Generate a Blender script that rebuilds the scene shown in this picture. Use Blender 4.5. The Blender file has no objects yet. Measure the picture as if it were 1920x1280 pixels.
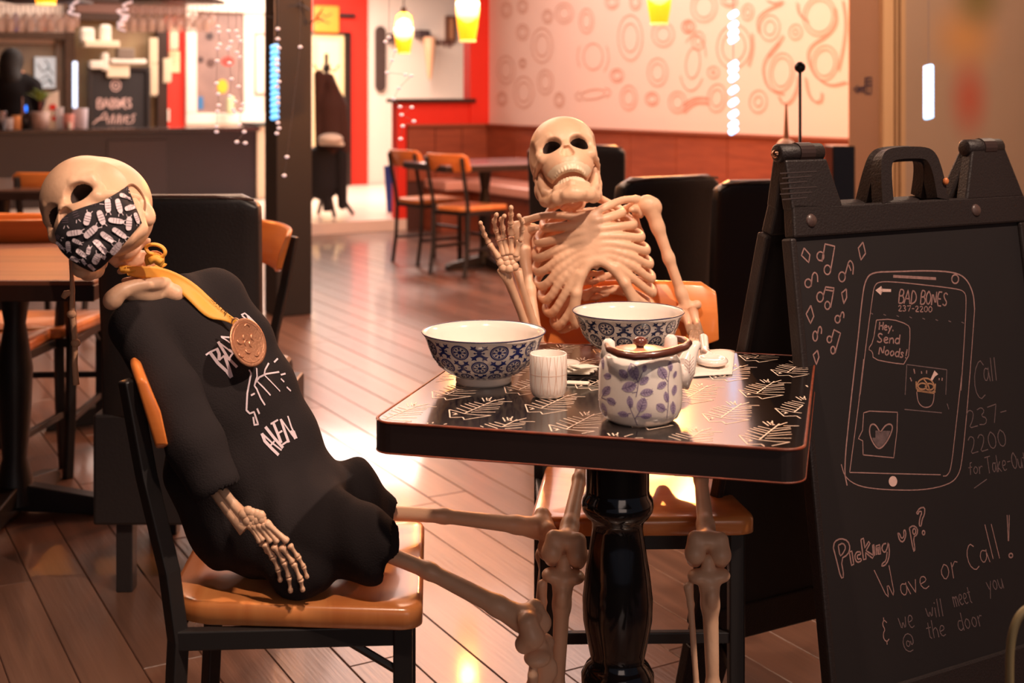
import bpy, math, random
import numpy as np
from mathutils import Vector, Matrix
from mathutils.bvhtree import BVHTree

random.seed(7)
PI = math.pi
SC = bpy.context.scene
COL = SC.collection

# ------------------------------------------------------------------ camera, world, lights, exposure
F, CX, HY, EH = 2400.0, 960.0, 180.0, 1.21       # focal length in pixels, centre column, horizon row, eye height
cam_d = bpy.data.cameras.new('camera')
cam = bpy.data.objects.new('camera', cam_d); COL.objects.link(cam)
cam.location = (0, 0, EH); cam.rotation_euler = (PI/2, 0, 0)
cam_d.sensor_width = 36; cam_d.lens = F/1920*36
cam_d.shift_y = -(640-HY)/1920
cam_d.clip_start = 0.05; cam_d.clip_end = 60
cam_d.dof.use_dof = True; cam_d.dof.focus_distance = 2.12; cam_d.dof.aperture_fstop = 4.6
SC.camera = cam

world = bpy.data.worlds.new('world'); SC.world = world; world.use_nodes = True
world.node_tree.nodes['Background'].inputs[0].default_value = (0.62, 0.66, 0.85, 1)
world.node_tree.nodes['Background'].inputs[1].default_value = 0.085

SC.view_settings.view_transform = 'Standard'; SC.view_settings.look = 'None'
SC.view_settings.gamma = 1; SC.view_settings.use_curve_mapping = False
SC.view_settings.exposure = 0.12

WARM = (1.0, 0.70, 0.50)
def lamp(kind, name, loc, energy, color=WARM, size=0.1, target=None, spot=None, blend=0.5, sy=None):
    L = bpy.data.lights.new(name, kind); L.energy = energy; L.color = color
    if kind == 'AREA':
        L.size = size
        if sy: L.shape = 'RECTANGLE'; L.size_y = sy
    else: L.shadow_soft_size = size
    if kind == 'SPOT': L.spot_size = math.radians(spot or 60); L.spot_blend = blend
    o = bpy.data.objects.new(name, L); COL.objects.link(o); o.location = loc
    if target is not None:
        o.rotation_euler = (Vector(target)-Vector(loc)).to_track_quat('-Z', 'Y').to_euler()
    return o
# ceiling spots in the shop window, aimed at the table display
lamp('SPOT', 'ceiling_spot_light', (1.25, 1.25, 2.75), 205, (1.0, .73, .56), .035, (0.15, 2.2, .7), 52, .4)
lamp('SPOT', 'ceiling_spot_light', (-.15, 1.05, 2.75), 120, (1.0, .70, .52), .05, (-.2, 2.2, .8), 42, .5)
# soft light coming in through the shop front
lamp('AREA', 'shop_front_light', (.9, -1.6, 1.5), 14, (1.0, .74, .62), 1.6, (.3, 2.2, .5))
# general ceiling lighting of the dining room, bar and hallway
lamp('AREA', 'dining_ceiling_light', (.3, 8.3, 2.85), 160, (1.0, .73, .64), 3.2, (.3, 8.3, 0), sy=4.5)
lamp('AREA', 'mid_ceiling_light', (-1.2, 5.0, 2.85), 100, (1.0, .62, .42), 2.0, (-1.2, 5.2, 0))
lamp('AREA', 'pillar_fill_light', (2.3, 4.6, 2.85), 45, (1.0, .72, .52), .9, (2.3, 5.4, 0))  # added fill lamp, brightens the pillar and the frosted panel
lamp('AREA', 'bar_ceiling_light', (-4.0, 14.2, 2.75), 66, (1.0, .80, .68), 2.4, (-4.0, 14.4, 0))
lamp('AREA', 'hall_ceiling_light', (-1.9, 14.0, 2.75), 225, (1.0, .76, .64), 1.8, (-1.9, 14.0, 0))

# ------------------------------------------------------------------ helpers
def W(px, py, d):
    return Vector(((px-CX)/F*d, d, EH-(py-HY)/F*d))
def G(px, py, z=0.0):
    d = (EH-z)*F/(py-HY)
    return Vector(((px-CX)/F*d, d, z))
def ray(px, py): return Vector(((px-CX)/F, 1, -(py-HY)/F))
EYE = Vector((0, 0, EH))
U1 = Vector((-0.4880, 0.8728, 0)); U2 = Vector((0.8728, 0.4880, 0))   # the two directions of the building

def lin(c):
    c = c/255.0
    return c/12.92 if c <= .04045 else ((c+.055)/1.055)**2.4
def RGB(r, g, b): return (lin(r), lin(g), lin(b), 1)

MATS = {}
def mat(name, col, rough=.5, metal=0, spec=.5, noise=None, bump=None, emit=None, coat=0, trans=0, alpha=1, wood=None, col2=None):
    if name in MATS: return MATS[name]
    m = bpy.data.materials.new(name); m.use_nodes = True
    nt = m.node_tree; b = nt.nodes['Principled BSDF']
    c = RGB(*col)
    b.inputs['Base Color'].default_value = c
    b.inputs['Roughness'].default_value = rough; b.inputs['Metallic'].default_value = metal
    b.inputs['Specular IOR Level'].default_value = spec
    b.inputs['Coat Weight'].default_value = coat; b.inputs['Coat Roughness'].default_value = .08
    b.inputs['Transmission Weight'].default_value = trans; b.inputs['Alpha'].default_value = alpha
    if emit:
        b.inputs['Emission Color'].default_value = RGB(*emit[0]); b.inputs['Emission Strength'].default_value = emit[1]
    tc = nt.nodes.new('ShaderNodeTexCoord'); mp = nt.nodes.new('ShaderNodeMapping')
    nt.links.new(tc.outputs['Object'], mp.inputs[0])
    c2 = RGB(*col2) if col2 else tuple(x*.6 for x in c[:3])+(1,)
    if wood or noise:
        nz = nt.nodes.new('ShaderNodeTexNoise')
        if wood: mp.inputs['Scale'].default_value = wood; nz.inputs['Scale'].default_value = 1.0; nz.inputs['Detail'].default_value = 6; nz.inputs['Distortion'].default_value = .6
        else: nz.inputs['Scale'].default_value = noise[0]; nz.inputs['Detail'].default_value = 5
        nt.links.new(mp.outputs[0], nz.inputs['Vector'])
        rp = nt.nodes.new('ShaderNodeValToRGB')
        rp.color_ramp.elements[0].position = .32; rp.color_ramp.elements[1].position = .68
        am = noise[1] if noise else .8
        rp.color_ramp.elements[0].color = tuple(c[i]*(1-am)+c2[i]*am for i in range(3))+(1,)
        rp.color_ramp.elements[1].color = c
        nt.links.new(nz.outputs['Fac'], rp.inputs[0]); nt.links.new(rp.outputs[0], b.inputs['Base Color'])
    if bump:
        n2 = nt.nodes.new('ShaderNodeTexNoise'); n2.inputs['Scale'].default_value = bump[0]; n2.inputs['Detail'].default_value = 4
        nt.links.new(mp.outputs[0] if wood else tc.outputs['Object'], n2.inputs['Vector'])
        bp = nt.nodes.new('ShaderNodeBump'); bp.inputs['Strength'].default_value = bump[1]; bp.inputs['Distance'].default_value = .002
        nt.links.new(n2.outputs['Fac'], bp.inputs['Height']); nt.links.new(bp.outputs[0], b.inputs['Normal'])
    MATS[name] = m
    return m

def rot_to(zdir, up=(0, 0, 1)):
    z = Vector(zdir).normalized(); u = Vector(up)
    if abs(z.dot(u)) > .99: u = Vector((0, 1, 0))
    x = u.cross(z).normalized(); y = z.cross(x)
    return Matrix((x, y, z)).transposed()

class MB:
    """collects shapes for ONE mesh"""
    def __init__(s): s.v = []; s.f = []; s.mi = []
    def add(s, vs, fs, mi=0):
        n = len(s.v); s.v += [tuple(v) for v in vs]; s.f += [tuple(i+n for i in f) for f in fs]; s.mi += [mi]*len(fs); return s
    def box(s, x0, y0, z0, x1, y1, z1, M=None, mi=0):
        vs = [Vector((x, y, z)) for x in (x0, x1) for y in (y0, y1) for z in (z0, z1)]
        if M is not None: vs = [M @ v for v in vs]
        return s.add(vs, [(0, 1, 3, 2), (4, 6, 7, 5), (0, 4, 5, 1), (2, 3, 7, 6), (0, 2, 6, 4), (1, 5, 7, 3)], mi)
    def obox(s, P, A, B, C, mi=0):
        P = Vector(P); vs = [P+A*i+B*j+C*k for i in (0, 1) for j in (0, 1) for k in (0, 1)]
        if A.cross(B).dot(C) < 0: return s.add(vs, [f[::-1] for f in [(0, 1, 3, 2), (4, 6, 7, 5), (0, 4, 5, 1), (2, 3, 7, 6), (0, 2, 6, 4), (1, 5, 7, 3)]], mi)
        return s.add(vs, [(0, 1, 3, 2), (4, 6, 7, 5), (0, 4, 5, 1), (2, 3, 7, 6), (0, 2, 6, 4), (1, 5, 7, 3)], mi)
    def tube(s, pts, rad, n=10, mi=0, close=False, flat=None, cap=True):
        pts = [Vector(p) for p in pts]; m = len(pts)
        if not isinstance(rad, (list, tuple)): rad = [rad]*m
        vs = []; fs = []; prev = None
        for i, p in enumerate(pts):
            if close: t = pts[(i+1) % m]-pts[i-1]
            else: t = pts[min(i+1, m-1)]-pts[max(i-1, 0)]
            if t.length < 1e-9: t = Vector((0, 0, 1))
            t.normalize()
            if prev is None:
                a = Vector((0, 0, 1)) if abs(t.z) < .9 else Vector((0, 1, 0))
                x = a.cross(t).normalized()
            else:
                x = prev-t*prev.dot(t)
                x = x.normalized() if x.length > 1e-6 else Vector((1, 0, 0))
            prev = x; y = t.cross(x)
            for k in range(n):
                a = 2*PI*k/n
                vs.append(p+x*(math.cos(a)*rad[i])+y*(math.sin(a)*rad[i]*(flat or 1)))
        for i in range(m if close else m-1):
            for k in range(n):
                a = i*n+k; b = i*n+(k+1) % n; c = ((i+1) % m)*n+(k+1) % n; d = ((i+1) % m)*n+k
                fs.append((a, b, c, d))
        if cap and not close:
            fs.append(tuple(range(n))[::-1]); fs.append(tuple((m-1)*n+k for k in range(n)))
        return s.add(vs, fs, mi)
    def lathe(s, prof, n=32, M=None, mi=0, cap0=False, cap1=False):
        vs = []; fs = []
        for r, z in prof:
            for k in range(n):
                a = 2*PI*k/n; v = Vector((r*math.cos(a), r*math.sin(a), z)); vs.append(M @ v if M is not None else v)
        for i in range(len(prof)-1):
            for k in range(n): fs.append((i*n+k, i*n+(k+1) % n, (i+1)*n+(k+1) % n, (i+1)*n+k))
        if cap0: fs.append(tuple(range(n))[::-1])
        if cap1: fs.append(tuple((len(prof)-1)*n+k for k in range(n)))
        return s.add(vs, fs, mi)
    def ball(s, c, r, n=12, M=None, mi=0):
        r = Vector((r, r, r)) if isinstance(r, (int, float)) else Vector(r)
        c = Vector(c); m = n//2+1; vs = []; fs = []
        for i in range(m+1):
            t = PI*i/m
            for k in range(n):
                a = 2*PI*k/n; v = Vector((r.x*math.sin(t)*math.cos(a), r.y*math.sin(t)*math.sin(a), -r.z*math.cos(t)))
                vs.append(c+(M @ v if M is not None else v))
        for i in range(m):
            for k in range(n): fs.append((i*n+k, i*n+(k+1) % n, (i+1)*n+(k+1) % n, (i+1)*n+k))
        return s.add(vs, fs, mi)
    def prism(s, poly, ax, M=None, mi=0):
        """poly: list of Vector (3D, planar), ax: extrude vector"""
        n = len(poly); a = [Vector(p) for p in poly]; b = [p+ax for p in a]
        if M is not None: a = [M @ p for p in a]; b = [M @ p for p in b]
        return s.add(a+b, [tuple(range(n))[::-1], tuple(range(n, 2*n))]+[(i, (i+1) % n, n+(i+1) % n, n+i) for i in range(n)], mi)

WM = {}
def obj(name, mb, m, parent=None, smooth=False, bevel=None, world=False, kind=None, label=None, seg=2):
    """link a builder as one mesh object; world=True when its vertices are world coordinates although it has a parent"""
    me = bpy.data.meshes.new(name)
    if isinstance(mb, MB):
        me.from_pydata(mb.v, [], mb.f)
        if any(mb.mi): me.polygons.foreach_set('material_index', mb.mi)
    else:
        V, Q, mi = mb
        me.vertices.add(len(V)); me.vertices.foreach_set('co', np.asarray(V, dtype=np.float32).ravel())
        me.loops.add(Q.size); me.loops.foreach_set('vertex_index', Q.ravel().astype(np.int32))
        me.polygons.add(len(Q)); me.polygons.foreach_set('loop_start', np.arange(0, Q.size, Q.shape[1], dtype=np.int32))
        if mi is not None: me.polygons.foreach_set('material_index', mi.astype(np.int32))
    for x in (m if isinstance(m, (list, tuple)) else [m]): me.materials.append(x)
    if smooth: me.polygons.foreach_set('use_smooth', [True]*len(me.polygons))
    me.update(); me.validate()
    o = bpy.data.objects.new(name, me); COL.objects.link(o)
    if parent is not None:
        o.parent = parent; pw = WM.get(parent.name, Matrix())
        if world: o.matrix_parent_inverse = pw.inverted(); WM[o.name] = Matrix()
        else: WM[o.name] = pw.copy()
    else: WM[o.name] = Matrix()
    if bevel:
        b = o.modifiers.new('bevel', 'BEVEL'); b.width = bevel; b.segments = seg; b.limit_method = 'ANGLE'; b.angle_limit = math.radians(35)
        if not smooth: me.polygons.foreach_set('use_smooth', [False]*len(me.polygons))
    if kind: o['kind'] = kind
    if label: o['label'] = label
    return o

def tag(o, label, cat, group=None, kind=None):
    o['label'] = label; o['category'] = cat
    if group: o['group'] = group
    if kind: o['kind'] = kind
    return o
def thing(name, label, cat, loc=(0, 0, 0), rz=0, group=None):
    o = bpy.data.objects.new(name, None); COL.objects.link(o); o.empty_display_size = .05
    o.location = loc; o.rotation_euler = (0, 0, rz)
    WM[o.name] = Matrix.Translation(Vector(loc)) @ Matrix.Rotation(rz, 4, 'Z')
    return tag(o, label, cat, group)
def struct(name, mb, m, **k): return obj(name, mb, m, kind='structure', **k)
CHILD = {}
def kids(o): return [c for c in bpy.data.objects if c.parent == o]
def dup(root, loc, rz, label=None, group=None, scale=None):
    r = root.copy(); COL.objects.link(r); r.location = loc; r.rotation_euler = (0, 0, rz)
    if scale: r.scale = (scale, scale, scale)
    if label: r['label'] = label
    if group: r['group'] = group
    for ch in kids(root):
        c = ch.copy(); COL.objects.link(c); c.parent = r
        for g in kids(ch):
            d = g.copy(); COL.objects.link(d); d.parent = c
    return r

# ---- signed-distance modelling turned into one smooth mesh (surface nets)
class SDF:
    def __init__(s, lo, hi, h):
        s.lo = np.array(lo, float); s.h = h
        s.n = np.ceil((np.array(hi)-s.lo)/h).astype(int)+1
        s.D = np.full(s.n, .06, dtype=np.float32)
    def sub(s, lo, hi):
        a = np.clip(np.floor((np.array(lo)-s.lo)/s.h).astype(int), 0, s.n); b = np.clip(np.ceil((np.array(hi)-s.lo)/s.h).astype(int)+1, 0, s.n)
        if np.any(b <= a): return None
        sl = tuple(slice(a[i], b[i]) for i in range(3))
        g = [(s.lo[i]+s.h*np.arange(a[i], b[i])) for i in range(3)]
        return sl, g[0][:, None, None], g[1][None, :, None], g[2][None, None, :]
    def comb(s, sl, d, k, op):
        a = s.D[sl]
        if op == 'sub': d = -d; a = -a; a, res = a, None
        k = max(k, 1e-5)
        if op == 'sub': # smooth max(a,-d): work on negated values
            hh = np.clip(.5+.5*((-d)-(a))/k, 0, 1) ; r = (-d)*(1-hh)+a*hh-k*hh*(1-hh); 
            s.D[sl] = -r; return
        hh = np.clip(.5+.5*(d-a)/k, 0, 1); s.D[sl] = d*(1-hh)+a*hh-k*hh*(1-hh)
    def cap(s, a, b, ra, rb=None, k=.004, op='add'):
        a = np.array(a, float); b = np.array(b, float); rb = ra if rb is None else rb
        m = max(ra, rb)+k+.008
        q = s.sub(np.minimum(a, b)-m, np.maximum(a, b)+m)
        if q is None: return s
        sl, X, Y, Z = q; ab = b-a; L = max(ab @ ab, 1e-12)
        t = np.clip(((X-a[0])*ab[0]+(Y-a[1])*ab[1]+(Z-a[2])*ab[2])/L, 0, 1)
        d = np.sqrt((X-a[0]-t*ab[0])**2+(Y-a[1]-t*ab[1])**2+(Z-a[2]-t*ab[2])**2)-(ra+(rb-ra)*t)
        s.comb(sl, d, k, op); return s
    def path(s, pts, rad, k=.004, op='add'):
        if not isinstance(rad, (list, tuple)): rad = [rad]*len(pts)
        for i in range(len(pts)-1): s.cap(pts[i], pts[i+1], rad[i], rad[i+1], k, op)
        return s
    def ell(s, c, r, k=.004, op='add', R=None):
        c = np.array(c, float); r = np.array([r]*3 if isinstance(r, (int, float)) else r, float)
        m = max(r)+k+.008
        q = s.sub(c-m, c+m)
        if q is None: return s
        sl, X, Y, Z = q; X = X-c[0]; Y = Y-c[1]; Z = Z-c[2]
        if R is not None:
            R = np.array(R)          # columns = local axes
            X, Y, Z = X*R[0, 0]+Y*R[1, 0]+Z*R[2, 0], X*R[0, 1]+Y*R[1, 1]+Z*R[2, 1], X*R[0, 2]+Y*R[1, 2]+Z*R[2, 2]
        k0 = np.sqrt((X/r[0])**2+(Y/r[1])**2+(Z/r[2])**2); k1 = np.sqrt((X/r[0]**2)**2+(Y/r[1]**2)**2+(Z/r[2]**2)**2)+1e-9
        d = k0*(k0-1)/k1
        s.comb(sl, d, k, op); return s
    def mesh(s):
        D = s.D; I = D < 0
        c = I[:-1, :-1, :-1].astype(np.int8)
        cnt = np.zeros(c.shape, np.int8)
        offs = [(i, j, k) for i in (0, 1) for j in (0, 1) for k in (0, 1)]
        n = D.shape
        for o in offs: cnt += I[o[0]:n[0]-1+o[0], o[1]:n[1]-1+o[1], o[2]:n[2]-1+o[2]]
        act = (cnt > 0) & (cnt < 8)
        idx = np.argwhere(act); ids = -np.ones(act.shape, np.int64); ids[act] = np.arange(len(idx))
        P = np.zeros((len(idx), 3)); C = np.zeros(len(idx))
        val = {o: D[idx[:, 0]+o[0], idx[:, 1]+o[1], idx[:, 2]+o[2]] for o in offs}
        for a in offs:
            for ax in range(3):
                if a[ax] == 0:
                    b = list(a); b[ax] = 1; b = tuple(b)
                    va, vb = val[a], val[b]; msk = (va < 0) != (vb < 0)
                    t = np.where(msk, va/np.where(msk, va-vb, 1), 0)
                    p = np.array(a, float)[None, :]*np.ones((len(idx), 1)); p[:, ax] = t
                    P[msk] += p[msk]; C[msk] += 1
        V = s.lo+(idx+P/C[:, None])*s.h
        Q = []
        for ax in range(3):
            b1, b2 = (ax+1) % 3, (ax+2) % 3
            sa = [slice(None)]*3; sb = [slice(None)]*3; sa[ax] = slice(0, n[ax]-1); sb[ax] = slice(1, n[ax])
            for x in (b1, b2): sa[x] = slice(1, n[x]-1); sb[x] = slice(1, n[x]-1)
            A = I[tuple(sa)]; B = I[tuple(sb)]; e = np.argwhere(A != B)
            if not len(e): continue
            flip = A[tuple(e.T)]
            e[:, b1] += 1; e[:, b2] += 1
            def at(d1, d2):
                q = e.copy(); q[:, b1] += d1; q[:, b2] += d2; return ids[tuple(q.T)]
            q = np.stack([at(-1, -1), at(0, -1), at(0, 0), at(-1, 0)], 1)
            q[~flip] = q[~flip][:, ::-1]; Q.append(q)
        Q = np.concatenate(Q)
        # light smoothing
        for _ in range(1):
            S = np.zeros_like(V); N = np.zeros(len(V))
            for i in range(4):
                a, b = Q[:, i], Q[:, (i+1) % 4]
                np.add.at(S, a, V[b]); np.add.at(N, a, 1); np.add.at(S, b, V[a]); np.add.at(N, b, 1)
            V = V*.5+.5*S/np.maximum(N, 1)[:, None]
        return V, Q
def xf(V, M):
    A = np.array(M.to_3x3()); t = np.array(M.translation); return V @ A.T+t
def bvh_of(V, Q): return BVHTree.FromPolygons([Vector(v) for v in V], [tuple(int(i) for i in q) for q in Q])

# ---- drawn marks: strokes and filled shapes laid on a real surface
def plane_proj(P0, N):
    P0 = Vector(P0); N = Vector(N).normalized()
    def f(px, py):
        r = ray(px, py); t = (P0-EYE).dot(N)/r.dot(N); return EYE+r*t, N
    return f
def bvh_proj(bvh):
    def f(px, py):
        r = ray(px, py); h = bvh.ray_cast(EYE, r.normalized())
        if h[0] is None: return None
        n = h[1]
        return h[0], (n if n.dot(r) < 0 else -n)
    return f
def resample(pl, step):
    out = [pl[0]]
    for a, b in zip(pl, pl[1:]):
        L = math.hypot(b[0]-a[0], b[1]-a[1]); n = max(1, int(L/step))
        for i in range(1, n+1): out.append((a[0]+(b[0]-a[0])*i/n, a[1]+(b[1]-a[1])*i/n))
    return out
def smooth_pl(pl, it=2):
    for _ in range(it):
        q = [pl[0]]
        for a, b in zip(pl, pl[1:]): q += [(a[0]*.75+b[0]*.25, a[1]*.75+b[1]*.25), (a[0]*.25+b[0]*.75, a[1]*.25+b[1]*.75)]
        q.append(pl[-1]); pl = q
    return pl
def strokes(mb, proj, pls, w, off=.0006, step=6, mi=0):
    """ribbons of width w (metres) along the pixel polylines, laid on the surface"""
    for pl in pls:
        pts = [proj(*p) for p in resample(pl, step)]
        run = []
        def flush(run):
            if len(run) < 2: return
            vs = []
            for i, (p, n) in enumerate(run):
                t = run[min(i+1, len(run)-1)][0]-run[max(i-1, 0)][0]
                sd = t.cross(n); sd = sd.normalized() if sd.length > 1e-9 else Vector((1, 0, 0))
                vs += [p+sd*w/2+n*off, p-sd*w/2+n*off]
            mb.add(vs, [(2*i, 2*i+1, 2*i+3, 2*i+2) for i in range(len(run)-1)], mi)
        for q in pts:
            if q is None or (run and (q[0]-run[-1][0]).length > .05): flush(run); run = [] if q is None else [q]
            else: run.append(q)
        flush(run)
    return mb
def fills(mb, proj, polys, off=.0005, mi=0):
    for pl in polys:
        pts = [proj(*p) for p in pl]
        if any(p is None for p in pts): continue
        cx = sum(p[0] for p in pl)/len(pl); cy = sum(p[1] for p in pl)/len(pl); c = proj(cx, cy)
        if c is None: continue
        vs = [c[0]+c[1]*off]+[p+n*off for p, n in pts]; n = len(pts)
        mb.add(vs, [(0, 1+(i+1) % n, 1+i) for i in range(n)], mi)
    return mb
def ell_pl(cx, cy, rx, ry, rot=0, a0=0, a1=360, n=24):
    c, s_ = math.cos(math.radians(rot)), math.sin(math.radians(rot)); out = []
    for i in range(n+1):
        a = math.radians(a0+(a1-a0)*i/n); x, y = rx*math.cos(a), ry*math.sin(a); out.append((cx+x*c-y*s_, cy+x*s_+y*c))
    return out
def zs(pls, ox, oy, sc): return [[(ox+x/sc, oy+y/sc) for x, y in pl] for pl in pls]

# single-line hand lettering, 0..1 box, y up (descenders below 0)
GL = {
'B': [[(.1,0),(.1,1),(.5,1),(.62,.8),(.5,.55),(.1,.52)],[(.5,.55),(.7,.3),(.55,.02),(.1,0)]], 'A': [[(0,0),(.35,1),(.7,0)],[(.12,.38),(.58,.38)]],
'D': [[(.1,0),(.1,1),(.4,.95),(.68,.6),(.6,.2),(.1,0)]], 'O': [[(.35,1),(.08,.75),(.05,.35),(.3,0),(.6,.2),(.66,.65),(.35,1)]],
'N': [[(.08,0),(.1,1),(.6,0),(.62,1)]], 'E': [[(.6,1),(.1,1),(.1,0),(.6,0)],[(.1,.5),(.5,.5)]], 'S': [[(.6,.85),(.35,1),(.1,.8),(.3,.52),(.6,.3),(.4,.02),(.05,.15)]],
'2': [[(.08,.78),(.3,1),(.55,.82),(.4,.4),(.05,0),(.65,.04)]], '3': [[(.08,.9),(.4,1),(.55,.75),(.25,.53),(.6,.35),(.45,.02),(.05,.08)]], '7': [[(.05,.92),(.65,1),(.3,0)]],
'0': [[(.35,1),(.08,.7),(.1,.2),(.35,0),(.6,.25),(.62,.75),(.35,1)]], '-': [[(.1,.5),(.5,.52)]], 'H': [[(.08,0),(.1,1)],[(.6,0),(.62,1)],[(.08,.5),(.62,.55)]],
'e': [[(.08,.3),(.5,.38),(.45,.6),(.2,.62),(.05,.3),(.25,0),(.55,.1)]], 'y': [[(.05,.6),(.25,.15)],[(.55,.62),(.1,-.4)]], '.': [[(.1,0),(.14,.06),(.2,.0),(.1,0)]],
'n': [[(.08,0),(.1,.6)],[(.1,.4),(.35,.62),(.5,.45),(.52,0)]], 'd': [[(.5,.55),(.2,.6),(.05,.25),(.25,0),(.5,.15)],[(.55,1),(.52,0)]], 'o': [[(.3,.6),(.06,.35),(.25,0),(.52,.2),(.5,.5),(.3,.6)]],
's': [[(.45,.5),(.25,.62),(.1,.45),(.45,.2),(.25,0),(.05,.08)]], '!': [[(.25,1),(.2,.25)],[(.17,.02),(.2,.06),(.23,.02),(.17,.02)]], 'C': [[(.6,.85),(.4,1),(.1,.7),(.08,.25),(.35,0),(.62,.12)]],
'a': [[(.48,.52),(.2,.6),(.05,.25),(.22,0),(.45,.2),(.5,.6)],[(.48,.5),(.58,0)]], 'l': [[(.15,1),(.15,0)]], 'f': [[(.45,.95),(.25,.9),(.2,0)],[(.02,.55),(.42,.58)]], 'r': [[(.1,0),(.1,.6)],[(.1,.4),(.3,.6),(.45,.55)]],
'T': [[(0,.95),(.7,1)],[(.35,.98),(.33,0)]], 'k': [[(.1,0),(.1,1)],[(.45,.6),(.12,.28),(.5,0)]], 'u': [[(.08,.6),(.1,.15),(.3,0),(.48,.2),(.5,.6)],[(.5,.6),(.54,0)]], 't': [[(.25,.9),(.25,.1),(.4,0)],[(.03,.6),(.45,.62)]],
'P': [[(.12,0),(.1,1),(.5,1),(.65,.75),(.45,.5),(.12,.48)]], 'i': [[(.12,.55),(.12,0)],[(.1,.78),(.14,.84),(.17,.78),(.1,.78)]], 'c': [[(.45,.5),(.25,.6),(.05,.3),(.25,0),(.48,.1)]], 'K': [[(.1,0),(.1,1)],[(.55,.95),(.12,.45),(.6,0)]],
'g': [[(.48,.5),(.22,.6),(.06,.3),(.25,.02),(.46,.25),(.5,.6),(.48,-.25),(.25,-.42),(.05,-.3)]], 'p': [[(.1,.6),(.1,-.4)],[(.1,.45),(.35,.62),(.52,.35),(.35,.02),(.1,.12)]], '?': [[(.1,.8),(.3,1),(.52,.8),(.3,.5),(.27,.25)],[(.25,.02),(.28,.07),(.31,.02),(.25,.02)]],
'W': [[(0,1),(.25,0),(.45,.6),(.6,0),(.85,1)]], 'v': [[(.05,.6),(.28,0),(.5,.6)]], 'w': [[(.02,.6),(.18,0),(.35,.45),(.5,0),(.68,.6)]], 'm': [[(.05,0),(.08,.6)],[(.08,.42),(.25,.6),(.35,.4),(.35,0)],[(.35,.42),(.52,.6),(.64,.4),(.65,0)]],
'h': [[(.1,0),(.1,1)],[(.1,.4),(.35,.6),(.5,.4),(.52,0)]], '@': [[(.5,.35),(.3,.5),(.22,.25),(.4,.15),(.52,.5),(.55,.2),(.7,.35),(.65,.7),(.35,.85),(.05,.55),(.08,.1),(.35,-.1),(.6,-.02)]],
'&': [[(.5,.85),(.3,1),(.15,.8),(.3,.55),(.12,.4),(.1,.15),(.3,.0),(.5,.12)],[(.3,1.1),(.3,.98)],[(.3,0),(.3,-.12)]], 'V': [[(0,1),(.3,0),(.6,1)]], 'M': [[(.05,0),(.15,1),(.35,.3),(.6,1),(.7,0)]],
}
ADV = {'l': .32, 'i': .28, '!': .4, '.': .3, 'W': .95, 'w': .78, 'm': .78, 'f': .48, 't': .5, 'r': .5, '-': .6, ' ': .45, '@': .85, 's': .55}
def write(text, x, y, h, ang=0, sx=1.0, skew=0):
    """pixel polylines for text: baseline start (x,y), cap height h, baseline turned by ang degrees upwards"""
    c, s_ = math.cos(math.radians(ang)), math.sin(math.radians(ang)); out = []; u = 0
    for ch in text:
        for pl in GL.get(ch, []):
            q = smooth_pl(pl, 1) if len(pl) > 3 else pl
            out.append([(x+((u+gx)*sx+gy*skew)*h*c-gy*h*s_*1, y-((u+gx)*sx+gy*skew)*h*s_-gy*h*c) for gx, gy in q])
        u += ADV.get(ch, .72 if (ch.isupper() or ch.isdigit()) else .62)
    return out

# vertical planes of the building, measured from the picture
class VP:
    def __init__(s, P, u):
        s.P = Vector((P[0], P[1], 0)); s.u = Vector(u).normalized(); s.n = Vector((-s.u.y, s.u.x, 0))
        if s.n.dot(s.P) > 0: s.n = -s.n          # normal towards the viewer
    def hit(s, px, py):
        r = ray(px, py); t = (s.P-EYE).dot(s.n)/r.dot(s.n); p = EYE+r*t
        return (p-s.P).dot(s.u), p.z
    def pt(s, a, z, off=0): return s.P+s.u*a+s.n*off+Vector((0, 0, z))
    def slab(s, mb, px0, py0, px1, py1, o0, o1, mi=0, z0=None, z1=None):
        a0 = s.hit(px0, py0)[0]; a1 = s.hit(px1, py0)[0]; pm = (px0+px1)/2
        zt = s.hit(pm, py0)[1] if z1 is None else z1; zb = s.hit(pm, py1)[1] if z0 is None else z0
        return mb.obox(s.pt(a0, zb, o0), s.u*(a1-a0), s.n*(o1-o0), Vector((0, 0, zt-zb)), mi)
    def proj(s, off=0):
        return plane_proj(s.P+s.n*off, s.n)
# ------------------------------------------------------------------ materials
BONE = mat('bone_plastic', (238, 194, 160), .42, noise=(18, .25), col2=(200, 134, 96), bump=(90, .25))
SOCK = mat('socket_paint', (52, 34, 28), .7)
TEETH = mat('teeth_plastic', (238, 214, 184), .35)
CHWOOD = mat('orange_beech', (240, 146, 74), .3, wood=(2, 2, 26), col2=(216, 114, 50), coat=.3)
SEATW = mat('orange_seat_wood', (238, 156, 92), .28, wood=(4, 26, 4), col2=(214, 124, 64), coat=.35)
BMET = mat('black_metal', (34, 31, 31), .42)
BLEA = mat('black_leather', (40, 36, 36), .38, bump=(140, .3))
BLACQ = mat('black_lacquer', (28, 24, 24), .12, coat=.6)
TEE = mat('black_cotton', (42, 37, 38), .95, spec=.15, bump=(420, .5))
WHITEW = mat('white_paint', (236, 222, 208), .7, noise=(3, .08))
MURALW = mat('mural_wall_paint', (232, 210, 200), .75, noise=(2, .05))
MURLINE = mat('mural_brown_line', (200, 152, 134), .8)
RED = mat('red_paint', (226, 44, 22), .6, noise=(4, .12))
WAINS = mat('brown_panel', (150, 78, 50), .5, wood=(3, 3, 30), col2=(120, 58, 38))
BENCHS = mat('pink_vinyl', (214, 160, 142), .4)
DARKW = mat('dark_wood', (50, 34, 28), .35, wood=(20, 3, 3))
CREAM = mat('cream_panel', (236, 216, 186), .6)
GREYP = mat('grey_panel', (128, 112, 98), .6, noise=(6, .3))
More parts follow.
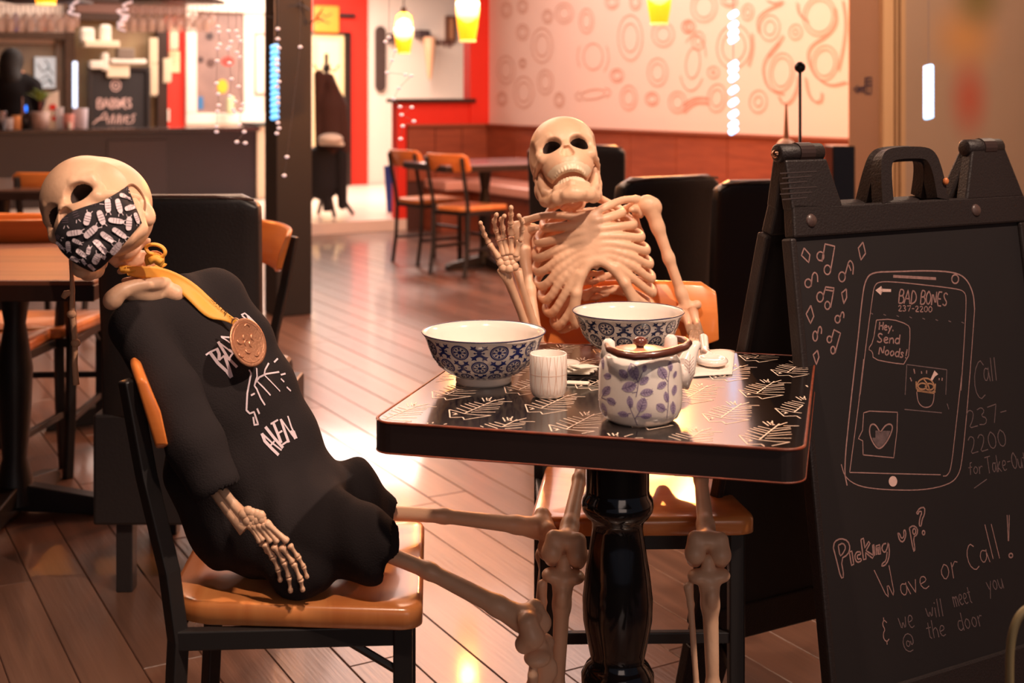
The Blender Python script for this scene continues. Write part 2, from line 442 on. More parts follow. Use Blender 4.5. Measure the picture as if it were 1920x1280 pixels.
BARB = mat('bar_front_black', (34, 27, 34), .45, noise=(2, .3))
PAPER = mat('paper', (236, 226, 210), .8)
CHALKB = mat('chalk_panel', (33, 27, 27), .6, noise=(5, .35), col2=(25, 23, 26))
SIGNP = mat('black_sign_plastic', (38, 30, 29), .5, bump=(260, .5))
CHALK = mat('pink_chalk', (166, 126, 120), .95, noise=(160, .5), col2=(96, 72, 70))
CHALKD = mat('faint_chalk', (112, 90, 90), .95, noise=(160, .5), col2=(66, 54, 55))
CHALKW = mat('white_chalk', (224, 186, 176), .95, noise=(200, .35))
CHALKO = mat('orange_chalk', (176, 128, 96), .95, noise=(160, .5))
REFLB = mat('blue_white_reflection', (190, 220, 255), .4, emit=((170, 212, 255), 2.6))
REFLW = mat('white_reflection', (255, 240, 225), .4, emit=((235, 205, 210), .6))
BEIGE = mat('beige_wall', (176, 128, 98), .75, noise=(3, .12))
TILE = mat('hall_tile', (232, 212, 196), .3, noise=(2, .1))
AMBER = mat('amber_glass', (255, 180, 40), .3, emit=((255, 176, 22), 1.0))
nt = AMBER.node_tree; bs = nt.nodes['Principled BSDF']; tcn = nt.nodes.new('ShaderNodeTexCoord'); sp_ = nt.nodes.new('ShaderNodeSeparateXYZ'); rp = nt.nodes.new('ShaderNodeValToRGB'); lw = nt.nodes.new('ShaderNodeLayerWeight')
nt.links.new(tcn.outputs['Generated'], sp_.inputs[0]); nt.links.new(sp_.outputs['Z'], rp.inputs[0])   # the bulb shows white through the middle of the glass
e = rp.color_ramp.elements; e[0].position = 0; e[0].color = (1.0, .36, .01, 1); e[1].position = .34; e[1].color = (1.15, .50, .015, 1)
for p_, c_ in ((.46, (3.2, 2.4, 1.3, 1)), (.72, (3.2, 2.5, 1.5, 1)), (.86, (1.1, .52, .05, 1)), (1, (.7, .26, .03, 1))):
    q_ = e.new(p_); q_.color = c_
lw.inputs[0].default_value = .35; mxa = nt.nodes.new('ShaderNodeMixRGB'); mxa.inputs[2].default_value = (1.05, .42, .015, 1)
nt.links.new(lw.outputs['Facing'], mxa.inputs[0]); nt.links.new(rp.outputs[0], mxa.inputs[1]); nt.links.new(mxa.outputs[0], bs.inputs['Emission Color']); bs.inputs['Emission Strength'].default_value = 1.35
trn = nt.nodes.new('ShaderNodeBsdfTransparent'); trn.inputs[0].default_value = (1, .62, .28, 1); mxs = nt.nodes.new('ShaderNodeMixShader'); mxs.inputs[0].default_value = .35   # the amber glass lets part of the lamp light through
nt.links.new(bs.outputs[0], mxs.inputs[1]); nt.links.new(trn.outputs[0], mxs.inputs[2]); nt.links.new(mxs.outputs[0], nt.nodes['Material Output'].inputs[0])
GLOW = mat('lamp_bulb_glow', (255, 244, 225), .4, emit=((255, 240, 215), 5.0))

# ------------------------------------------------------------------ floor, walls, ceiling
def AB(a, b, z=0): return U1*a+U2*b+Vector((0, 0, z))
A_END, B_R = 10.58, 5.66
mb = MB(); mb.obox(AB(-3, -9, -.12), U1*(A_END+3), U2*(B_R+9.2), Vector((0, 0, .108)))
floor = struct('floor', mb, mat('plank_gap', (30, 22, 20), .9))
# planks: every board near enough to be told apart is a piece of its own
def plank_mat(i, c, c2):
    m = mat('floor_plank_wood_%d' % i, c, .33, wood=(1.2, 22, 22), col2=c2, bump=(5, .35), coat=.35, spec=.7); return m
PLM = [plank_mat(0, (122, 88, 72), (88, 63, 52)), plank_mat(1, (112, 80, 66), (82, 58, 48)), plank_mat(2, (132, 96, 78), (98, 71, 58)), plank_mat(3, (106, 77, 63), (78, 56, 46))]
PW, PL = .128, 1.22
def in_view(p):
    if p.y < 1.2: return False
    px = CX+F*p.x/p.y; py = HY+F*(EH)/p.y
    return -500 < px < 2700 and 280 < py < 2000
def in_frame(p):
    if p.y < 1.2: return False
    px = CX+F*p.x/p.y; py = HY+F*EH/p.y; return -120 < px < 2040 and 300 < py < 1420
cells = []
for j in range(-80, 45):
    off = random.random()*PL
    for i in range(-3, 10):
        a0 = i*PL+off; a1 = min(a0+PL, A_END)
        if a1 <= a0+.05: continue
        b0 = j*PW
        if b0+PW > B_R: continue
        c = AB((a0+a1)/2, b0+PW/2)
        vis = any(in_view(AB(a0+(a1-a0)*t, b0+PW/2)) for t in (0, .25, .5, .75, 1))
        if vis: cells.append((c.length+(0 if in_frame(c) else 50), a0, a1, b0))
cells.sort()
bm_cache = {}
RM = Matrix((U1, U2, Vector((0, 0, 1)))).transposed().to_4x4()
def plank_mesh(L, k):
    key = (round(L, 2), k)
    if key in bm_cache: return bm_cache[key]
    m = MB(); g = .0008; e = .0018
    x0, x1, y0, y1 = g, L-g, g, PW-g
    m.add([(x0, y0, -.012), (x1, y0, -.012), (x1, y1, -.012), (x0, y1, -.012), (x0, y0, -e), (x1, y0, -e), (x1, y1, -e), (x0, y1, -e),
           (x0+e, y0+e, 0), (x1-e, y0+e, 0), (x1-e, y1-e, 0), (x0+e, y1-e, 0)],
          [(0, 1, 5, 4), (1, 2, 6, 5), (2, 3, 7, 6), (3, 0, 4, 7), (4, 5, 9, 8), (5, 6, 10, 9), (6, 7, 11, 10), (7, 4, 8, 11), (8, 9, 10, 11)])
    me = bpy.data.meshes.new('plank'); me.from_pydata(m.v, [], m.f); me.materials.append(PLM[k]); me.update(); bm_cache[key] = me
    return me
rest = [MB() for _ in PLM]
for q, (dist, a0, a1, b0) in enumerate(cells):
    k = random.randrange(4); P = AB(a0, b0, random.uniform(-.0006, .0003))
    if q < 300:
        o = bpy.data.objects.new('plank', plank_mesh(a1-a0, k)); COL.objects.link(o); o.parent = floor
        o.matrix_basis = Matrix.Translation(P) @ RM
    else:
        rest[k].box(.0016, .0016, -.012, a1-a0-.0016, PW-.0016, 0, Matrix.Translation(P) @ RM)
allr = MB()
for k, r in enumerate(rest): allr.add(r.v, r.f, k)
if allr.v: obj('far_planks', allr, PLM, floor, kind='stuff')

HZ = .1   # the hallway and bar stand one low step up
VB = VP((-.225, 12), U2)            # back wall of the dining room
VR = VP((-.225, 12), U1)            # right-hand wall with the mural
_x = (745-CX)/F*16.3
VF = VP((_x, 16.3), U2)             # far wall behind the bar and hallway
# raised hallway floor with nosing
mb = MB(); mb.obox(AB(A_END, -12, -.1), U1*7, U2*20, Vector((0, 0, HZ+.1))); struct('floor_hall', mb, TILE)
mb = MB(); mb.obox(AB(A_END-.012, -12, 0), U1*.012, U2*11.6, Vector((0, 0, HZ-.02))); struct('trim_1', mb, mat('brown_riser', (120, 72, 52), .5))
mb = MB(); mb.obox(AB(A_END-.025, -12, HZ-.02), U1*.07, U2*11.6, Vector((0, 0, .028))); struct('trim_2', mb, mat('yellow_nosing', (238, 190, 80), .4), bevel=.004)

CZ = 2.95
mb = MB(); mb.obox(AB(-2.2, -9, CZ), U1*20, U2*15.5, Vector((0, 0, .1))); struct('ceiling', mb, mat('ceiling_paint', (120, 96, 84), .9))
# right wall: runs along U1; end at column
mb = MB(); mb.obox(AB(-2, B_R, 0), U1*(A_END+2.1), U2*.15, Vector((0, 0, CZ))); wall_right = struct('wall_right', mb, MURALW)
mb = MB(); mb.obox(AB(-2.2, -9.1, -.1), U1*20, U2*.1, Vector((0, 0, CZ+.1))); struct('wall_left', mb, mat('left_wall_dark', (70, 52, 48), .8))

# far wall (one slab), its coloured fields laid on it
mb = MB(); s0 = VF.hit(-1500, 200)[0]; s1 = VF.hit(1000, 200)[0]
mb.obox(VF.pt(s0, HZ-.05, -.15), VF.u*(s1-s0), VF.n*.15, Vector((0, 0, CZ-HZ+.05))); wall_far = struct('wall_far', mb, WHITEW)
mb = MB(); VF.slab(mb, 585, -120, 651, 62, .0, .03); VF.slab(mb, 651, -120, 688, 361, 0, .03, z0=HZ); obj('red_field', mb, RED, wall_far)
mb = MB(); VF.slab(mb, 306, -60, 346, 240, 0, .03, z0=HZ); obj('red_strip', mb, RED, wall_far)
mb = MB(); VF.slab(mb, 653, 350, 760, 361, 0, .02, z0=HZ); obj('black_skirting', mb, BMET, wall_far)
# red half-wall with shelf, red column: back wall of the dining room
mb = MB()
a745, a915, a880 = VB.hit(745, 200)[0], 0.0, VB.hit(880, 200)[0]
zs_ = VB.hit(830, 192)[1]
mb.obox(VB.pt(a745, 0, -.12), VB.u*(a915-a745), VB.n*.12, Vector((0, 0, zs_)))
mb.obox(VB.pt(a880, 0, -.12), VB.u*(0.0-a880), VB.n*.14, Vector((0, 0, CZ)))
wall_back = struct('wall_back', mb, RED)
mb = MB(); mb.obox(VB.pt(a745-.04, zs_, -.16), VB.u*(a880-a745+.08), VB.n*.22, Vector((0, 0, .035))); struct('trim_3', mb, DARKW, bevel=.004)
# lintel above the opening
mb = MB(); mb.obox(VB.pt(a745-1.4, 2.5, -.12), VB.u*(a880-a745+1.4), VB.n*.12, Vector((0, 0, CZ-2.5))); struct('trim_4', mb, mat('orange_lintel', (214, 150, 110), .7))

# wainscot boards and banquettes on both walls
def wain(V, p0, p1, n, name, zt=.95):
    a0 = V.hit(p0, 200)[0]; a1 = V.hit(p1, 200)[0]
    root = struct(name, MB().obox(V.pt(a0, 0, .005), V.u*(a1-a0), V.n*.012, Vector((0, 0, zt-.01))), mat('panel_back', (70, 36, 26), .7))
    for i in range(n):
        x0 = a0+(a1-a0)*i/n; w = (a1-a0)/n
        obj('panel', MB().obox(V.pt(x0+.004*(1 if w > 0 else -1), .44, .014), V.u*(w-.008*(1 if w > 0 else -1)), V.n*.016, Vector((0, 0, zt-.46))), WAINS, root, bevel=.003)
    obj('cap_rail', MB().obox(V.pt(a0, zt-.02, .004), V.u*(a1-a0), V.n*.05, Vector((0, 0, .022))), mat('cap_rail_wood', (140, 80, 56), .4), root, bevel=.003)
    return root
wain(VB, 762, 913, 3, 'baseboard_back')
wain(VR, 917, 1600, 8, 'baseboard_right')
def bench(V, p0, p1, n, lab, name='banquette'):
    a0 = V.hit(p0, 200)[0]; a1 = V.hit(p1, 200)[0]; sg = 1 if a1 > a0 else -1
    t = thing(name, lab, 'bench', tuple(V.pt((a0+a1)/2, 0, .25)))
    obj('plinth', MB().obox(V.pt(a0, 0, .05), V.u*(a1-a0), V.n*.36, Vector((0, 0, .36))), WAINS, t, world=True)
    for i in range(n):
        x0 = a0+(a1-a0)*i/n; w = (a1-a0)/n
        obj('seat_cushion', MB().obox(V.pt(x0+.006*sg, .37, .04), V.u*(w-.012*sg), V.n*.45, Vector((0, 0, .09))), BENCHS, t, world=True, bevel=.02, seg=3)
    return t
bench(VR, 925, 1588, 6, 'long wall banquette with pinkish seat running under the mural')
bench(VB, 790, 850, 1, 'short pink seated banquette under the red half wall')

# mural: loops and tentacle curves drawn in thin brown line on the white wall
pj = VR.proj(.0)
mm = MB(); rings = []
def ring(cx, cy, rx, ry, rot=0, k=.62):
    rings.append(ell_pl(cx, cy, rx, ry, rot)); rings.append(ell_pl(cx, cy, rx*k, ry*k, rot))
def z4(x, y): return 900+x/4.8, y/4.8
for cx, cy, rx, ry in [(235, 630, 80, 125), (395, 830, 90, 140), (385, 290, 55, 70), (560, 410, 95, 155), (590, 740, 70, 110), (240, 90, 50, 70), (385, 60, 45, 60), (610, 150, 45, 60), (760, 120, 80, 90),
                       (960, 190, 65, 110), (1020, 510, 140, 190), (1355, 340, 110, 205), (1650, 310, 100, 110), (1600, 650, 90, 125), (1235, 680, 60, 60), (715, 900, 45, 65), (1340, 880, 75, 110), (1550, 890, 60, 60),
                       (1780, 920, 80, 95), (1880, 240, 60, 60), (200, 890, 45, 60), (385, 570, 30, 40), (1190, 20, 60, 60), (1400, 20, 50, 70)]:
    x, y = z4(cx, cy); ring(x, y, rx/4.8, ry/4.8, 0)
x, y = z4(1020, 850); ring(x, y, 160/4.8, 60/4.8, -8, .7)
def z5(x, y): return 1280+x/4.571, y/4.571
for cx, cy, rx, ry, k in [(185, 60, 110, 130, .7), (560, 105, 50, 70, .5), (750, 240, 85, 110, .55), (970, 275, 55, 65, .4), (440, 400, 145, 190, .68), (1175, 140, 140, 170, .8), (90, 540, 110, 240, .55), (265, 620, 50, 50, .3),
                          (295, 840, 80, 120, .6), (650, 870, 75, 95, .45), (850, 620, 105, 165, .75), (1220, 540, 110, 150, .75), (135, 350, 55, 80, .5), (400, 10, 70, 50, .6), (40, 230, 45, 50, .4)]:
    x, y = z5(cx, cy); ring(x, y, cx*0+rx/4.571, ry/4.571, 6, k)
for pl in [[(820, 360), (740, 450), (680, 560), (700, 700), (760, 780), (860, 800)], [(860, 300), (800, 400), (730, 480)], [(1300, 60), (1320, 200), (1230, 310), (1100, 380), (1060, 480), (1120, 640), (1250, 740), (1400, 700)],
           [(1370, 0), (1400, 200), (1370, 430), (1330, 600)], [(820, 820), (850, 890), (920, 880), (980, 760), (985, 650)], [(1050, 660), (1070, 800), (1130, 880), (1190, 860), (1190, 790)], [(840, 30), (700, 90), (630, 170), (650, 280)],
           [(0, 900), (100, 830), (220, 840)], [(0, 960), (100, 870), (220, 880)], [(590, 280), (600, 420), (560, 560)], [(720, 0), (780, 30), (860, 10)], [(980, 20), (990, 120), (1070, 180)]]:
    rings.append(smooth_pl([z5(*p) for p in pl], 3)); rings.append(smooth_pl([z5(p[0]+16, p[1]+12) for p in pl], 3))
strokes(mm, pj, [r for r in rings if max(p[0] for p in r) > 915], .010, .003, 8)
obj('mural_drawing', mm, MURLINE, wall_right, kind='stuff')

# beige pillar, door trims and frosted panel at the right edge
VC = VP(((1592-CX)/F*6.0, 6.0), U2)
mb = MB(); VC.slab(mb, 1592, -200, 1648, 700, -.004, 0, z0=0, z1=CZ); pil = struct('wall_pillar', mb, BEIGE)
mb = MB(); VC.slab(mb, 1648, -200, 1668, 700, -.02, .03, z0=0, z1=CZ); struct('trim_5', mb, mat('door_frame_cream', (224, 180, 132), .5), bevel=.006)
mb = MB(); VC.slab(mb, 1668, -200, 1674, 700, -.02, -.01, z0=0, z1=CZ); VC.slab(mb, 1678, -200, 1683, 700, -.02, -.02, z0=0, z1=CZ); struct('trim_6', mb, DARKW)
mb = MB(); VC.slab(mb, 1674, -200, 1678, 700, -.02, .02, z0=0, z1=CZ); VC.slab(mb, 1683, -200, 1692, 700, -.02, .02, z0=0, z1=CZ); struct('trim_7', mb, mat('frame_edge', (206, 164, 120), .5))
# frosted panel, blurred light reflections painted into its colour as soft spots
fm = mat('frosted_panel_reflections', (178, 150, 126), .35, noise=(1.5, .2))
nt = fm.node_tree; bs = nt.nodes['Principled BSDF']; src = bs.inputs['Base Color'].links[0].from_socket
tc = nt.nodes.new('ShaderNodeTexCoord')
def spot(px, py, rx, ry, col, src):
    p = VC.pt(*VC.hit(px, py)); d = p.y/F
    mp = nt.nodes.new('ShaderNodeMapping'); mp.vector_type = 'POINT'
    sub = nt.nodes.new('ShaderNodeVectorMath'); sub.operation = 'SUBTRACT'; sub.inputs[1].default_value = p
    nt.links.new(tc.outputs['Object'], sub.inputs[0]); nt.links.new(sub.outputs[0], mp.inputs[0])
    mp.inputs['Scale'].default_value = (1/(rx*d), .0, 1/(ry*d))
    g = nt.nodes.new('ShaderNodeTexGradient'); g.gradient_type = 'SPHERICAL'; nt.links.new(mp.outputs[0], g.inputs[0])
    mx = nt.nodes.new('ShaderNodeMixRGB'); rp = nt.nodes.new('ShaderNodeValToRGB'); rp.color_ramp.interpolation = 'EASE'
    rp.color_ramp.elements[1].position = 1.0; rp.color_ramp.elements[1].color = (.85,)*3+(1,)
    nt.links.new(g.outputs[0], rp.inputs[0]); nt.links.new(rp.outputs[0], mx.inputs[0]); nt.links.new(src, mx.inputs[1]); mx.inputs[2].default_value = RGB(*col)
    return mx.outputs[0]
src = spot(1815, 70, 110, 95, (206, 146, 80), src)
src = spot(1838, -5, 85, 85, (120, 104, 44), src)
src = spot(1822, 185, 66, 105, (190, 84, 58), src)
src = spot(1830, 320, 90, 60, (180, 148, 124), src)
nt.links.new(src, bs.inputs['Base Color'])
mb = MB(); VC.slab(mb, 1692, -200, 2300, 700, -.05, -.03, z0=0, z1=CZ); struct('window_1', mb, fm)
# wall emblem on the pillar: blue-violet arrow mark, drawn as thin raised lines
mb = MB(); pc = VC.proj(.001)
strokes(mb, pc, [[(1601, 167), (1608, 160), (1608, 175), (1601, 167)], [(1606, 167), (1620, 167)], [(1608, 170), (1622, 172)], [(1622, 146), (1622, 176), (1633, 176), (1634, 145), (1622, 146)], [(1622, 153), (1634, 153)], [(1622, 160), (1634, 160)], [(1627, 146), (1627, 176)], [(1610, 164), (1622, 163)]], .006, .002, 4)
tag(obj('wall_emblem', mb, mat('violet_paint', (58, 44, 66), .7)), 'small dark violet arrow emblem on the beige pillar', 'sign')

# square black column in the middle distance
mb = MB(); pb = G(552, 592); P = Vector((pb.x, pb.y, 0)); w = .205
mb.obox(P-U2*w/2, U2*w, U1*w, Vector((0, 0, CZ))); struct('wall_column', mb, mat('column_black', (30, 26, 26), .6, noise=(5, .3)), bevel=.006)
# ------------------------------------------------------------------ pendants and light reflections
def pendant(px, ybot, w, h, d, lab, en=150):
    p = W(px, ybot, d); s = d/F; r = w*s/2; H = h*s
    t = thing('pendant_lamp', lab, 'lamp', tuple(p), group='amber glass pendant lamps')
    prof = [(r*.62, 0), (r*.68, .01*H/.3), (r*.86, H*.25), (r, H*.52), (r*.93, H*.72), (r*.7, H*.92), (r*.3, H), (r*.12, H*1.03)]
    obj('lamp_shade', MB().lathe(prof, 24), AMBER, t, smooth=True)
    obj('shade_rim', MB().tube([(r*.62*math.cos(a*PI/12), r*.62*math.sin(a*PI/12), 0) for a in range(24)], .006*H/.3, 6, close=True), mat('amber_rim', (255, 220, 140), .3, emit=((255, 214, 130), .9)), t, smooth=True)
    obj('bulb', MB().ball((0, 0, H*.57), (r*1.0, r*1.0, H*.27), 16), GLOW, t, smooth=True, label='glowing white bulb')
    obj('cord', MB().tube([(0, 0, H), (0, 0, CZ-p.z)], .004, 6), BMET, t)
    obj('socket_cap', MB().lathe([(r*.3, H*.99), (r*.3, H*1.12), (r*.1, H*1.16)], 12, cap1=True), BMET, t)
    L = lamp('POINT', 'pendant_light', (p.x, p.y, p.z+H*.5), en, (1, .50, .22), .03); L.location = (0, 0, H*.86); L.parent = t
pendant(877, 77, 45, 115, 6.6, 'amber pendant lamp with a bright bulb against the red column')
pendant(757, 100, 36, 76, 8.6, 'smallest amber pendant lamp, hanging beside the dark skateboard deck')
pendant(1236, 45, 50, 120, 6.2, 'amber pendant lamp hanging in front of the mural wall', 620)
pendant(86, 8, 54, 120, 6.0, 'amber pendant lamp cut by the top left corner above the bar')

def reflection_string(px, ys, d, lab, mt, rx=.010, ln=.030, ang=35):  # reflections in the window glass, built as hanging strings of glowing bulbs
    s = d/F; p0 = W(px, ys[0], d)
    t = thing('reflection_string', lab, 'lights', tuple(p0), group='window reflections built as strings of blue white bulbs')
    obj('wire', MB().tube([(0, 0, CZ-p0.z), (0, 0, W(px, ys[-1], d).z-p0.z)], .0015, 5), mat('clear_wire', (150, 140, 140), .4), t)
    m0 = None
    for y in ys:
        c = Vector((0, 0, (ys[0]-y)*s)); a = math.radians(ang); dx = Vector((math.cos(a), 0, math.sin(a)))*ln/2
        if m0 is None:
            m0 = obj('bulb', MB().tube([c-dx*1.1, c-dx, c-dx*.5, c, c+dx*.5, c+dx, c+dx*1.1], [rx*.3, rx*.75, rx, rx, rx, rx*.75, rx*.3], 10), mt, t, smooth=True); b0 = c
        else:
            o = m0.copy(); COL.objects.link(o); o.parent = t; o.location = c-b0
reflection_string(1375, [27, 47, 62, 74, 121, 131, 146, 169, 192, 214, 233, 245], 5.2, 'window reflections built as a string of oblong white bulbs in front of the mural', REFLB, .0135, .040)
reflection_string(1741, [127+7*i for i in range(14)], 5.0, 'window reflections built as a string of blue white bulbs in front of the frosted panel', REFLB, .012, .036, 15)
reflection_string(515, [88+11*i for i in range(13)], 6.2, 'window reflections built as a string of sky blue bulbs at the left edge of the black column', mat('sky_reflection', (120, 190, 250), .4, emit=((84, 170, 235), 1.5)), .014, .040, 12)

# glints mirrored in window glass, built as glowing fairy lights in front of the bar window and hallway
def reflected(px, pts, d, lab):
    p0 = W(px, pts[0][1], d); t = thing('reflected_glints', lab, 'lights', tuple(p0), group='fairy light strands')
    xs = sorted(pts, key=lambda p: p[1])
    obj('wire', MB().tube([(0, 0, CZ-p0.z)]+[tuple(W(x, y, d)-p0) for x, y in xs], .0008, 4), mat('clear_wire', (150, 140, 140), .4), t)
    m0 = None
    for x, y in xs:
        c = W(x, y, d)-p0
        if m0 is None: m0 = obj('bulb', MB().ball((0, 0, 0), (.0085, .0085, .006), 8), REFLW, t, smooth=True); m0.location = c
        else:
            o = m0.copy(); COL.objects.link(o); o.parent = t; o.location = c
R_ = random.Random(3)
reflected(408, [(409, 50), (410, 60), (412, 83), (408, 91), (407, 114), (406, 156), (409, 176), (410, 197), (408, 208), (406, 237), (406, 247)], 4.6, 'leftmost fairy light strand, in front of the bar window')
reflected(430, [(428, 58), (433, 78), (430, 88), (427, 92), (430, 118), (434, 148), (431, 180), (437, 205), (441, 190), (440, 210)], 4.6, 'second fairy light strand from the left, over the yellow sticker')
reflected(446, [(443, 58), (446, 69), (451, 77), (444, 98), (449, 107), (447, 162), (456, 195), (452, 205), (449, 233), (444, 266), (458, 247), (460, 268)], 4.6, 'fairy light strand hanging past the bar top beside the window')
reflected(521, [(521, 54), (521, 73), (523, 90), (519, 113), (519, 122), (520, 134), (523, 153), (519, 163), (521, 183), (521, 193), (521, 230), (523, 240), (519, 250)], 4.6, 'fairy light strand right beside the sky blue bulbs')
reflected(563, [(563, 88), (538, 294), (533, 329)], 4.6, 'sparse fairy light strand in front of the black column')
reflected(735, [(729, 70), (723, 78), (741, 95), (735, 113), (760, 140), (726, 136), (771, 142), (748, 165), (738, 185), (750, 200), (772, 201), (753, 215), (776, 227), (755, 236), (751, 260)], 4.6, 'fairy light strand in front of the hallway shelf and red half wall')

# curled light reflections near the glass racks, built as glowing white ribbons
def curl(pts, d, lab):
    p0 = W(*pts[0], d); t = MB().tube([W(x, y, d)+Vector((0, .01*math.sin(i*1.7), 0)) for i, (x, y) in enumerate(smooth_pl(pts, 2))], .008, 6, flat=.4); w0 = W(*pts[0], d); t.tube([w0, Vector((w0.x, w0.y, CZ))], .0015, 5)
    tag(obj('reflection_curl', t, mat('white_curl_reflection', (240, 232, 236), .25, emit=((235, 225, 235), .35)), smooth=True), lab, 'reflection')
curl([(247, 4), (226, 10), (245, 20), (216, 18), (230, 30), (248, 28), (220, 38), (246, 34), (212, 46), (238, 45), (214, 52), (235, 58)], 8, 'light reflection built as a curled white ribbon at the gap between the glass racks')
curl([(146, 2), (128, 14), (142, 16), (124, 22), (140, 28), (148, 28)], 8, 'short light reflection built as a curled white ribbon beside the left glass rack')

# ------------------------------------------------------------------ the bar
VBAR = VP(((497-CX)/F*13.8, 13.8), U2)
zt = VBAR.hit(480, 238)[1]
a0 = VBAR.hit(-700, 240)[0]; a1 = VBAR.hit(481, 240)[0]
bar = thing('bar_counter', 'long black bar counter along the left background', 'counter', tuple(VBAR.pt((a0+a1)/2, HZ)))
obj('front', MB().obox(VBAR.pt(a0, HZ, -.5), VBAR.u*(a1-a0), VBAR.n*.5, Vector((0, 0, zt-HZ-.03))), BARB, bar, world=True)
obj('counter_top', MB().obox(VBAR.pt(a0, zt-.04, -.55), VBAR.u*(a1-a0+.02), VBAR.n*.62, Vector((0, 0, .04))), mat('bar_top', (46, 36, 36), .25, coat=.5), bar, world=True, bevel=.006)
mb = MB(); VBAR.slab(mb, 200, 262, 312, 400, 0, .012, z0=HZ+.06); obj('front_panel', mb, mat('bar_panel', (44, 36, 42), .4), bar, world=True, bevel=.01)
mb = MB(); VBAR.slab(mb, 481, 236, 511, 372, -.5, .03); t = obj('end_panel', mb, CREAM, bar, world=True, label='cream end panel of the bar')
mb = MB(); VBAR.slab(mb, 479, 372, 513, 386, -.5, .04); obj('plinth', mb, BMET, bar, world=True)
mb = MB(); VBAR.slab(mb, 476, 230, 514, 236, -.5, .05); obj('end_cap', mb, mat('teal_edge', (60, 84, 84), .4), bar, world=True)

# back bar: framed openings on the far wall
bb = struct('trim_8', MB(), BMET)
mb = MB()
for r in [(118, -60, 136, 246), (290, 48, 309, 246), (118, -60, 345, 6), (118, 27, 300, 40), (-60, 60, 122, 73)]:
    VF.slab(mb, *r, .0, .14, z0=HZ if r[3] == 246 else None)
bb.data = obj('frame_tmp', mb, DARKW).data; bpy.data.objects.remove(bpy.data.objects['frame_tmp'])
mb = MB(); VF.slab(mb, 140, 8, 345, 27, .02, .10); obj('fascia_board', mb, mat('fascia_brown', (110, 74, 62), .5), bb)
mb = MB(); VF.slab(mb, -900, 73, 104, 246, 0, .012); wk = obj('kitchen_wall', mb, mat('kitchen_wall', (140, 122, 98), .5, noise=(3, .5), col2=(92, 88, 90)), wall_far)
mb = MB(); VF.slab(mb, 103, 73, 118, 246, 0, .05); obj('kitchen_post', mb, GREYP, wall_far)
mb = MB(); VF.slab(mb, 136, 40, 290, 246, 0, .01); obj('storeroom_wall', mb, mat('olive_wall', (150, 128, 92), .6, noise=(4, .5), col2=(116, 80, 62)), wall_far)
def bx(name, r, o0, o1, m, lab, cat, V=VF, grp=None, bev=.01):
    mb = MB(); V.slab(mb, *r, o0, o1); o = obj(name, mb, m, bevel=bev); return tag(o, lab, cat, grp)
o = bx('backlit_poster', (64, 107, 103, 165), .02, .05, mat('poster_backlit', (180, 196, 206), .3, emit=((170, 196, 206), .30)), 'backlit pale blue poster beside the bartender', 'poster', bev=None)
mb = MB(); strokes(mb, VF.proj(.052), [[(70, 120), (80, 135), (92, 128), (100, 140)], [(76, 150), (88, 140), (98, 155)], [(84, 112), (92, 122), (88, 132)], [(78, 158), (90, 150), (100, 160)]], .012, .002, 3)
obj('poster_drawing', mb, mat('poster_line', (70, 96, 110), .6), o, world=True)
bx('fluorescent_tube', (131, 116, 140, 202), .15, .17, mat('tube_light', (220, 235, 255), .3, emit=((205, 226, 255), 1.6)), 'upright white fluorescent tube left of the small chalkboard', 'light')
bx('paper_towel_roll', (180, 100, 194, 134), .2, .32, PAPER, 'white paper roll standing above the small chalkboard', 'roll', bev=.03)
bx('storage_shelf', (148, 78, 212, 90), .1, .35, CREAM, 'cream storeroom shelf holding two tubs', 'shelf')
bx('white_tub', (143, 54, 168, 82), .15, .3, PAPER, 'white lidded tub at the left of the storeroom shelf', 'tub', bev=.03)
bx('white_jar', (180, 48, 200, 80), .15, .27, PAPER, 'tall white jar right of the tub on the storeroom shelf', 'jar', bev=.03)
for r, l in [((196, 112, 262, 121), 'long pale box lying over the top of the small chalkboard'), ((158, 115, 182, 130), 'small pale box left of the paper roll'), ((208, 92, 240, 113), 'grey appliance above the stacked pale boxes')]:
    bx('stored_box', r, .2, .34, PAPER if 'grey' not in l else GREYP, l, 'box', bev=.015)
b = bx('stored_box', (190, 122, 232, 146), .2, .3, CREAM, 'tilted cream box resting on the small chalkboard top', 'box', bev=.015); 
for r, l in [((274, 72, 289, 122), 'cream towel hanging high beside the black post'), ((274, 120, 289, 180), 'cream towel hanging low beside the black post'), ((312, 50, 327, 95), 'pale sheet pinned high on the red strip'), ((300, 110, 314, 156), 'pale narrow sheet beside the red strip')]:
    mb = MB(); a, z = VF.hit(r[0], r[1]); a2, z2 = VF.hit(r[2], r[3]); n = 6
    for i in range(n):
        mb.obox(VF.pt(a+(a2-a)*i/n, z2+.02*(i % 2), .15+.012*(i % 2)), VF.u*((a2-a)/n), VF.n*.012, Vector((0, 0, z-z2-.02*(i % 2))))
    tag(obj('hanging_towel' if 'towel' in l else 'hanging_sheet', mb, CREAM), l, 'towel' if 'towel' in l else 'paper')
o = bx('pinned_note', (315, 96, 335, 136), .035, .05, mat('yellow_note', (230, 206, 160), .8), 'cream note pinned on the red wall strip', 'note', bev=None)
mb = MB(); strokes(mb, VF.proj(.051), [[(319, 104), (331, 104)], [(319, 112), (331, 113)], [(319, 120), (330, 120)]], .01, .002, 4); obj('note_lines', mb, MURLINE, o, world=True)
bx('light_switch', (309, 204, 316, 228), .03, .05, PAPER, 'white switch plate low on the red strip', 'switch', bev=.004)

